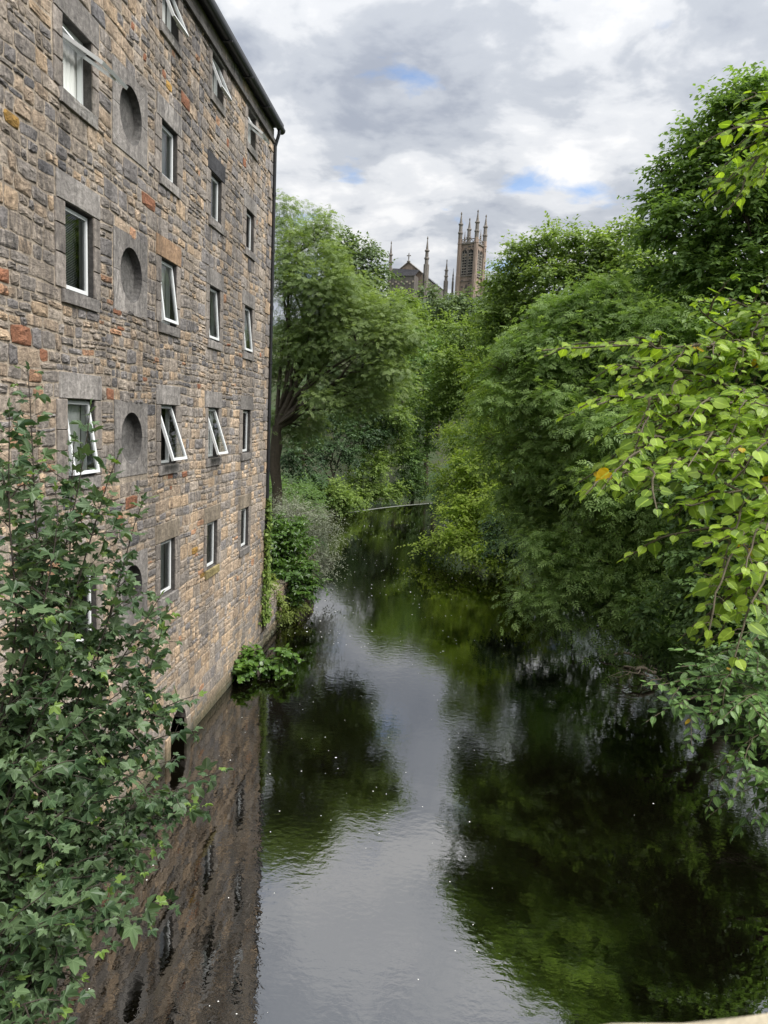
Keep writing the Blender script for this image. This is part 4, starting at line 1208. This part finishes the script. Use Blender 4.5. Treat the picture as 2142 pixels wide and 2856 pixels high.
tree('sycamore_tree', 'tall dark green tree against the sky at the upper right', [(1610, 270, 75, 85, 24), (1690, 330, 90, 120, 24), (1530, 360, 65, 70, 24), (1450, 420, 44, 42, 25), (1420, 510, 34, 44, 25), (1500, 480, 85, 80, 24), (1610, 470, 110, 100, 23), (1480, 600, 80, 60, 24), (1570, 620, 80, 55, 23), (1680, 620, 100, 90, 22), (1500, 290, 26, 30, 25), (1780, 480, 110, 160, 23), (1560, 240, 30, 38, 24), (1640, 190, 36, 30, 24), (1590, 200, 22, 26, 24), (1480, 330, 34, 34, 25), (1430, 370, 22, 26, 25), (1405, 440, 20, 18, 25), (1470, 370, 22, 30, 25), (1410, 580, 26, 26, 25), (1540, 700, 70, 40, 22), (1640, 720, 90, 50, 21)],
     L_TALL, (13.5, 25), 4600, T_OVAL, .20, K=10, L_=.85, droop=.25, trunk_r=.4, sub=12, inner=.08, clump=20)
tree('understorey_tree', 'dark shaded tree low on the right bank under the ash', [(1560, 1150, 110, 130, 17), (1500, 1290, 90, 90, 17.5), (1620, 1330, 100, 90, 15.5), (1450, 1400, 60, 42, 18.5, 1.2), (1560, 1000, 110, 110, 18), (1680, 1180, 90, 150, 16)],
     L_DARK, (10.2, 17), 3000, T_OVAL, .16, K=10, L_=.6, droop=.3, trunk_r=.2)
tree('shoreline_shrub', 'dark shrub hanging over the water at the far right bank', [(1100, 1165, 70, 40, 33, 1.2), (1180, 1195, 60, 34, 29, 1.2), (1010, 1085, 50, 40, 45, 1.5), (960, 1075, 30, 36, 56, 1.5)], L_EVER, (8, 33), 1300, T_OVAL, .16, K=10, L_=.7, droop=.35, trunk_r=.1, cat='bush')

# dense dark undergrowth on both banks, under and behind the trees
rgu = np.random.default_rng(77); g = Geo(); C_, R_ = [], []
for y in np.arange(9.5, 66, 1.5):
    for k in range(3):
        dx_ = rgu.uniform(.6, 1.6) + 2.6 * k; x = float(xr(y)) + dx_
        r_ = rgu.uniform(1.2, 2.1); C_.append((x, y + rgu.uniform(-.8, .8), float(ground_z(x, y)) + r_ * rgu.uniform(.3, 1.0) + .5 * k)); R_.append((r_, r_, r_ * rgu.uniform(.8, 1.4)))
for y in np.arange(33, 62, 1.6):
    for k in range(2):
        x = float(xl(y)) - rgu.uniform(1.2, 2.2) - 2.6 * k; r_ = rgu.uniform(.9, 1.6); C_.append((x, y, float(ground_z(x, y)) + r_ * .5)); R_.append((r_, r_, r_))
C_ = np.array(C_); R_ = np.array(R_); n = 7000; li = rgu.choice(len(C_), n); d = nrm(rgu.normal(0, 1, (n, 3))); d[:, 2] = np.abs(d[:, 2]) * np.where(rgu.random(n) < .75, 1, -1)
org = C_[li] + d * R_[li] * rgu.uniform(.6, 1.0, (n, 1)); org[:, 2] = np.maximum(org[:, 2], .12)
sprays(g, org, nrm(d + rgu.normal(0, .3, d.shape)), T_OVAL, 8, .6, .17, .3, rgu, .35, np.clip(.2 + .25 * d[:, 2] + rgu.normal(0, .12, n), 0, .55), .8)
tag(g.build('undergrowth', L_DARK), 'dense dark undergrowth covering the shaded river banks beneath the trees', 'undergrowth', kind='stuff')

# driftwood caught on the right bank
dw = thing('driftwood', 'bleached driftwood branches caught under the ash on the right bank', 'driftwood', (6.8, 23.4, 0))
rgd = np.random.default_rng(8)
for k in range(11):
    a = np.array([7.2 + rgd.uniform(-.5, .4), 23.4 + rgd.uniform(-1.0, .8), rgd.uniform(.1, .7)]); b = a + np.array([-rgd.uniform(.5, 1.5), rgd.uniform(-.9, .5), rgd.uniform(-.5, .2)])
    b[2] = max(b[2], -.05)
    g = Geo(); r_ = .075 if k < 2 else rgd.uniform(.012, .03)
    g.tube(wiggle(a, b, 9, .16, rgd, .08), np.linspace(r_, r_ * .4, 9), 6); child(g.build('branch', M_DRY, smooth=True), dw)

# ------------------------------------------------------------------ near branches with single leaves
def near_plant(name, label, cat, root, stems, tmpl, mat, size, step, pair, rg, twigs=3, twig_len=.5, petiole=.05, odd_tip=0.0, odd_any=0.0, droop=.3, leafy=.55, r0=.03, upj=.3, group=None, updir=None, bark=None, spread=.9):
    t = thing(name, label, cat, tuple(root), group)
    pos, dirs, ups, sz, odd = [], [], [], [], []
    g = Geo(); tw_ = Geo()
    lines = []
    for s in stems:
        p = np.array(s, float); n = 26
        cum = np.concatenate([[0], np.cumsum(np.linalg.norm(np.diff(p, axis=0), axis=1))]); u = np.linspace(0, cum[-1], n)
        q = np.stack([np.interp(u, cum, p[:, k]) for k in range(3)], 1)
        for _ in range(3):
            q[1:-1] = q[1:-1] * .5 + (q[:-2] + q[2:]) * .25
        q[1:-1] += np.cumsum(rg.normal(0, .004, (n - 2, 3)), 0)
        g.tube(q, np.linspace(r0, .004, n), 6)
        lines.append((q, 1.0, leafy))
        for k in range(twigs):
            i = int(rg.uniform(1 - leafy, .93) * (n - 2)) + 1
            d = nrm(q[i + 1] - q[i]); sd_ = nrm(np.cross(d, [0, 0, 1]) * rg.choice([-1, 1]) + rg.normal(0, .45, 3))
            dd_ = nrm(d * .75 + sd_ * .9 + np.array([0, 0, .15])); ln = twig_len * rg.uniform(.5, 1.3)
            tt = np.linspace(0, 1, 10)[:, None]; w = q[i] + dd_ * ln * tt; w[:, 2] -= droop * ln * tt[:, 0] ** 2
            w[1:] += np.cumsum(rg.normal(0, .006, (9, 3)), 0)
            tw_.tube(w, np.linspace(.007, .003, 10), 5); lines.append((w, .9, .9))
    for q, sc, lf in lines:
        cum = np.concatenate([[0], np.cumsum(np.linalg.norm(np.diff(q, axis=0), axis=1))]); tot = cum[-1]
        u = tot * (1 - lf); k = 0
        while u < tot:
            pt = np.array([np.interp(u, cum, q[:, j]) for j in range(3)]); i = min(np.searchsorted(cum, u), len(q) - 1); d = nrm(q[i] - q[max(i - 1, 0)])
            end = u > tot - step * 1.6
            sides = (1, -1) if pair else ((1,) if k % 2 else (-1,))
            base = np.cross(d, [0, 0, 1.0]) if not (pair and k % 2) else np.cross(np.cross(d, [0, 0, 1.0]), d) + np.cross(d, [0, 0, 1.0]) * .5
            base = nrm(base + 1e-6)
            for sg_ in sides:
                a = nrm(base * sg_ * spread + d * rg.uniform(.25, .8) + rg.normal(0, .25, 3) + np.array([0, 0, -droop * .6]))
                s_ = size * sc * rg.uniform(.55, 1.25) * (.65 if end else 1)
                a0 = nrm(a + np.array([0, 0, .35]))
                p1 = pt + a0 * petiole * rg.uniform(.7, 1.5)
                tw_.tube([pt, (pt + p1) / 2 + [0, 0, .006], p1], [.0022, .0018, .0015], 3)
                up_ = nrm(np.array([0, 0, 1.0]) + (np.asarray(updir) if updir is not None else 0) + rg.normal(0, upj, 3))
                pos.append(p1); dirs.append(a); ups.append(up_); sz.append(s_)
                odd.append(1.0 if (end and rg.random() < odd_tip) or rg.random() < odd_any else 0.0)
            u += step * rg.uniform(.75, 1.3); k += 1
        pos.append(q[-1]); dirs.append(nrm(q[-1] - q[-2])); ups.append(nrm(np.array([0, 0, 1.0]) + rg.normal(0, upj, 3))); sz.append(size * .6); odd.append(1.0 if rg.random() < odd_tip else 0.0)
    pos = np.array(pos); fr = frames(np.array(dirs), np.array(ups)); sz = np.array(sz); odd = np.array(odd)
    b = np.clip(rg.uniform(0, .95, len(pos)) + .2 * odd, 0, 1)
    fr = fr.copy(); fr[:, :, 1] *= rg.uniform(.72, 1.12, (len(pos), 1)); fr[:, :, 2] *= rg.uniform(-.4, 3.2, (len(pos), 1))
    rel = pos - np.array([0, 0, H]); dep = rel @ FWD; xx = rel @ R2 / dep * FPX; yy = rel @ U2 / dep * FPX
    vis = (dep > .2) & (np.abs(xx) < 840) & (np.abs(yy) < 1110)
    score = np.where(vis, sz / np.maximum(dep, .3), 0); order = np.argsort(-score)
    single = set(order[:300][score[order[:300]] > 0].tolist())
    child(g.build('stem', bark or M_TWIG, smooth=True), t); child(tw_.build('twigs', bark or M_TWIG), t)['kind'] = 'stuff'
    restk = np.array([k for k in range(len(pos)) if k not in single], int)
    if len(restk):
        gg = Geo(); col = np.zeros((len(restk), 4)); col[:, 0] = b[restk]; col[:, 1] = odd[restk]; col[:, 3] = 1
        leaves_geo(gg, tmpl, pos[restk], fr[restk], sz[restk], col); tag(child(gg.build('foliage', mat), t), kind='stuff')
    protos = {}
    for k in single:
        key = (int(b[k] * 7.99), int(odd[k]))
        if key not in protos:
            gg = Geo(); col = np.array([[(key[0] + .5) / 8, float(key[1]), 0, 1]]); leaves_geo(gg, tmpl, np.zeros((1, 3)), np.eye(3)[None], np.ones(1), col)
            o = gg.build('leaf', mat); protos[key] = o.data
        else:
            o = bpy.data.objects.new('leaf', protos[key]); COL.objects.link(o)
        mm = Matrix.Identity(4)
        for i in range(3):
            for j in range(3):
                mm[i][j] = fr[k][i][j] * sz[k]
            mm[i][3] = pos[k][i]
        o.parent = t; o.matrix_parent_inverse = Matrix.Translation(-Vector(root)); o.matrix_basis = mm
    return t


def stems_px(base, tips, rg, arch=.25):
    """curved stems from a base point out to (px, py, Y) tips, optional via points"""
    out = []
    for tp in tips:
        pts = [P(*v) for v in tp]
        a = np.asarray(base); b = pts[0]
        mid = a * .5 + b * .5 + np.array([0, 0, arch * np.linalg.norm(b - a) * .3]) + rg.normal(0, .08, 3)
        out.append([a, mid] + pts)
    return out


rg1 = np.random.default_rng(21)
# sycamore growth at the left, rooted on the bank below the bridge end
for nm_, base, tips, lb in (
        ('sycamore_sapling', (-4.9, 5.6, 1.2), [[(90, 1350, 6.4), (70, 1050, 6.6), (60, 800, 6.7)], [(40, 1350, 6.0), (10, 1100, 6.1), (20, 880, 6.2)], [(110, 1300, 6.4), (170, 1050, 6.6), (195, 880, 6.7)],
                                                [(150, 1330, 6.3), (210, 1120, 6.5), (255, 985, 6.6)], [(30, 1500, 5.8), (110, 1250, 6.0), (120, 1060, 6.2)], [(90, 1500, 6.0), (60, 1280, 6.2), (130, 1130, 6.4)],
                                                [(160, 1400, 6.6), (150, 1200, 6.7), (160, 950, 6.8)], [(60, 1480, 6.5), (30, 1200, 6.6), (60, 950, 6.8)]],
         'tall sycamore sapling at the left edge reaching highest up the mill wall'),
        ('sycamore_sapling', (-4.6, 6.2, .9), [[(180, 1560, 6.6), (250, 1300, 6.8), (310, 1080, 7.0)], [(200, 1520, 6.6), (290, 1380, 6.7), (345, 1290, 6.8)], [(150, 1550, 6.4), (230, 1350, 6.5), (270, 1220, 6.6)],
                                               [(60, 1560, 6.2), (130, 1480, 6.4), (190, 1390, 6.5)], [(240, 1600, 6.6), (340, 1530, 6.8), (430, 1500, 6.9)], [(240, 1640, 6.6), (330, 1600, 6.8), (420, 1575, 6.9)], [(220, 1580, 6.3), (300, 1500, 6.5), (350, 1420, 6.6)],
                                               [(120, 1600, 6.0), (200, 1530, 6.2), (280, 1480, 6.3)], [(40, 1620, 5.8), (90, 1540, 5.9), (140, 1450, 6.0)], [(260, 1570, 6.5), (330, 1450, 6.6), (350, 1360, 6.7)]],
         'bushy sycamore in front of the lower mill wall with pale shoot tips'),
        ('sycamore_sapling', (-4.3, 5.2, .7), [[(200, 1780, 6.0), (340, 1730, 6.2), (485, 1665, 6.3)], [(180, 1800, 5.9), (300, 1790, 6.0), (440, 1740, 6.1)], [(100, 1800, 5.7), (230, 1700, 5.9), (380, 1640, 6.0)],
                                               [(120, 1860, 5.6), (230, 1840, 5.7), (350, 1830, 5.8)], [(80, 1900, 5.4), (190, 1900, 5.5), (320, 1880, 5.6)], [(60, 1780, 5.6), (170, 1740, 5.8), (290, 1720, 5.9)],
                                               [(30, 1700, 5.6), (110, 1650, 5.8), (200, 1640, 5.9)]],
         'sycamore branch spreading furthest right over the dark water'),
        ('sycamore_sapling', (-4.0, 4.4, .6), [[(100, 2000, 5.0), (240, 1990, 5.1), (365, 1960, 5.2)], [(80, 2080, 4.8), (160, 2060, 4.9), (240, 2045, 5.0)], [(20, 2050, 4.7), (80, 2000, 4.8), (170, 1950, 4.9)],
                                               [(20, 2150, 4.5), (90, 2140, 4.6), (170, 2155, 4.7)], [(10, 1980, 4.9), (70, 1940, 5.0), (130, 1900, 5.1)], [(10, 2200, 4.4), (50, 2170, 4.5), (110, 2190, 4.5)],
                                               [(60, 1990, 5.0), (150, 1930, 5.2), (250, 1900, 5.3)]],
         'low sycamore shoots trailing over the water in the bottom left corner')):
    near_plant(nm_, lb, 'sapling', base, stems_px(base, tips, rg1), T_MAPLE, L_SYC, .14, .105, True, rg1, twigs=11, twig_len=.5, petiole=.075, odd_tip=.22, droop=.25, leafy=.62, r0=.022, upj=.32, group='sycamore saplings on the left bank', updir=(.25, -.35, 0), bark=plain('dark_sapling_bark', (.055, .045, .035), .85, .3, 20, .2))

# lime branches at the right, close to the viewer
rg2 = np.random.default_rng(33)
LB = [P(1790, 760, 4.6), P(1800, 900, 4.2), P(1800, 1050, 4.0), P(1800, 250, 4.4)]
lime_st = []
for b_, tips in ((0, [[(1600, 790, 4.3), (1400, 750, 4.2), (1170, 757, 4.1)], [(1600, 730, 4.4), (1560, 700, 4.3), (1510, 665, 4.2)], [(1640, 690, 4.4), (1620, 670, 4.4), (1590, 655, 4.3)], [(1600, 740, 4.1), (1480, 735, 4.0), (1400, 740, 3.9)]]),
                 (1, [[(1620, 860, 4.1), (1500, 800, 4.0), (1330, 800, 3.9)], [(1600, 880, 3.9), (1450, 860, 3.8), (1290, 875, 3.7)], [(1620, 900, 3.8), (1500, 930, 3.7), (1360, 960, 3.7)], [(1640, 850, 4.3), (1560, 830, 4.2), (1450, 820, 4.1)], [(1600, 900, 4.1), (1500, 880, 4.0), (1400, 900, 3.9)]]),
                 (2, [[(1640, 990, 3.7), (1450, 1000, 3.6), (1310, 1030, 3.5)], [(1650, 1040, 3.5), (1580, 1060, 3.4), (1480, 1090, 3.4)], [(1650, 1100, 3.3), (1600, 1130, 3.3), (1520, 1175, 3.2)], [(1660, 1190, 3.2), (1600, 1220, 3.2), (1520, 1240, 3.2)], [(1670, 1230, 3.3), (1620, 1270, 3.3), (1580, 1285, 3.2)], [(1640, 1010, 3.9), (1560, 990, 3.8), (1500, 1010, 3.7)], [(1650, 960, 3.4), (1610, 990, 3.3), (1570, 1050, 3.3)]]),
                 (3, [[(1720, 260, 3.9), (1690, 240, 3.9), (1655, 215, 3.9)], [(1720, 290, 3.8), (1690, 300, 3.8), (1650, 315, 3.8)]])):
    lime_st += stems_px(LB[b_], tips, rg2, .05)
LT = np.array([4.6, 5.6, float(ground_z(11.0, 5.6)) - .4])
t_lime = near_plant('lime_branch_tree', 'near lime tree with bright yellow-green heart-shaped leaves at the right edge', 'tree', tuple(LT), lime_st, T_HEART, L_NEAR, .074, .038, False, rg2, twigs=12, twig_len=.38, petiole=.03, odd_any=.008, droop=.42, leafy=.8, r0=.012, upj=.3, updir=(-.15, -.5, 0))
g = Geo()
trk = np.array([[4.7, 5.7, -.6], [4.75, 5.7, 3.5], [4.6, 5.6, 7.2], [4.4, 5.5, 11.0]]); g.tube(np.stack([np.interp(np.linspace(0, 3, 14), range(4), trk[:, k]) for k in range(3)], 1), np.linspace(.24, .15, 14), 9)
for b_, z in zip(LB, (8.6, 7.9, 7.2, 10.4)):
    g.tube(wiggle(np.array([4.55, 5.6, z]), b_, 9, .05, rg2, .05), np.linspace(.05, .014, 9), 6)
child(g.build('trunk', M_BARK, smooth=True), t_lime)
# elm twigs above the water lower right
rg3 = np.random.default_rng(44)
eb = np.array([6.3, 9.6, 2.6])
elm = [[(1650, 1440, 8.9), (1560, 1430, 8.8), (1470, 1440, 8.7)], [(1650, 1580, 8.7), (1590, 1540, 8.6), (1450, 1530, 8.5)], [(1665, 1500, 8.3), (1600, 1500, 8.2), (1520, 1560, 8.2)], [(1670, 1700, 7.9), (1650, 1650, 7.9), (1600, 1690, 7.9)], [(1640, 1480, 9.0), (1530, 1450, 8.8), (1400, 1480, 8.6)], [(1620, 1500, 8.8), (1500, 1500, 8.6), (1395, 1560, 8.4)], [(1640, 1520, 8.6), (1560, 1530, 8.5), (1480, 1610, 8.4)], [(1660, 1420, 9.2), (1600, 1400, 9.0), (1540, 1420, 9.0)],
       [(1650, 1560, 8.4), (1620, 1600, 8.3), (1540, 1660, 8.3)], [(1670, 1620, 8.2), (1650, 1690, 8.2), (1630, 1740, 8.2)], [(1640, 1450, 8.7), (1580, 1460, 8.7), (1500, 1470, 8.6)], [(1660, 1350, 8.8), (1640, 1340, 8.8), (1600, 1380, 8.8)],
       [(1660, 1660, 8.0), (1655, 1740, 8.0), (1640, 1790, 8.0)], [(1660, 1540, 8.8), (1600, 1560, 8.6), (1580, 1620, 8.6)], [(1690, 1400, 8.4), (1660, 1330, 8.3), (1630, 1310, 8.2)]]
near_plant('elm_tree', 'elm twigs with oval green leaves reaching over the water at lower right', 'tree', tuple([6.4, 9.8, .2]), stems_px(eb, elm, rg3, .1), T_ELM, L_ELM, .14, .07, False, rg3, twigs=17, twig_len=.55, petiole=.02, odd_any=.006, droop=.3, leafy=.75, r0=.018, upj=.25, updir=(-.1, -.35, 0))

# ivy on the mill corner
ivy = thing('ivy', 'ivy climbing the foot of the mill corner by the downpipe', 'ivy', (-5.9, 23.2, 1.5))
rgi = np.random.default_rng(55); g = Geo(); n = 900
z = 1.0 + 4.2 * rgi.random(n) ** 1.6; w = .75 * (1 - (z - 1) / 4.6); u = U1 - .1 + rgi.normal(0, .35, n) * w
pos = np.stack([WX + .06 + rgi.random(n) * .16, np.clip(u, 21.8, U1 + .9), z], 1); col = np.zeros((n, 4)); col[:, 0] = rgi.random(n); col[:, 3] = 1
leaves_geo(g, T_HEART, pos, frames(nrm(rgi.normal(0, .6, (n, 3)) + [0.2, 0, -1]), nrm(rgi.normal(0, .3, (n, 3)) + [1, -.2, .5])), .11 * rgi.uniform(.6, 1.2, n), col)
tag(child(g.build('leaves', L_MID), ivy), kind='stuff')
g = Geo()
for k in range(7):
    g.tube(wiggle(np.array([WX + .05, U1 - .1 + rgi.normal(0, .15), .6]), np.array([WX + .07, U1 - .1 + rgi.normal(0, .2), rgi.uniform(2.5, 5)]), 10, .06, rgi), np.linspace(.018, .005, 10), 5)
child(g.build('stem', M_BARK), ivy)

# flecks of foam on the water
rgf = np.random.default_rng(66); g = Geo()
for k in range(620):
    if k < 330:
        x, y = rgf.uniform(-5.5, 5), rgf.uniform(7, 26)
        if vnoise(x * .8 + 3, y * .35, 8) < .45 and rgf.random() < .8:
            continue
        if x > 1 and rgf.random() < .75:
            continue
    else:
        y = rgf.uniform(24, 62); x = rgf.uniform(xl(y) + .8, min(2.5, xr(y)))
    r_ = rgf.uniform(.005, .016) * (1 + (y > 24) * .9) * (1.7 if rgf.random() < .08 else 1); m = 7; a = np.arange(m) * 2 * math.pi / m; rr_ = r_ * rgf.uniform(.6, 1.2, m)
    V = np.concatenate([np.column_stack([x + rr_ * np.cos(a), y + rr_ * np.sin(a), np.full(m, .002)]), [[x, y, .004 + r_ * .25]]])
    g.add(V, [(q, (q + 1) % m, m) for q in range(m)])
tag(g.build('foam_flecks', M_FOAM), 'scattered white flecks of foam drifting on the dark water', 'foam', kind='stuff')
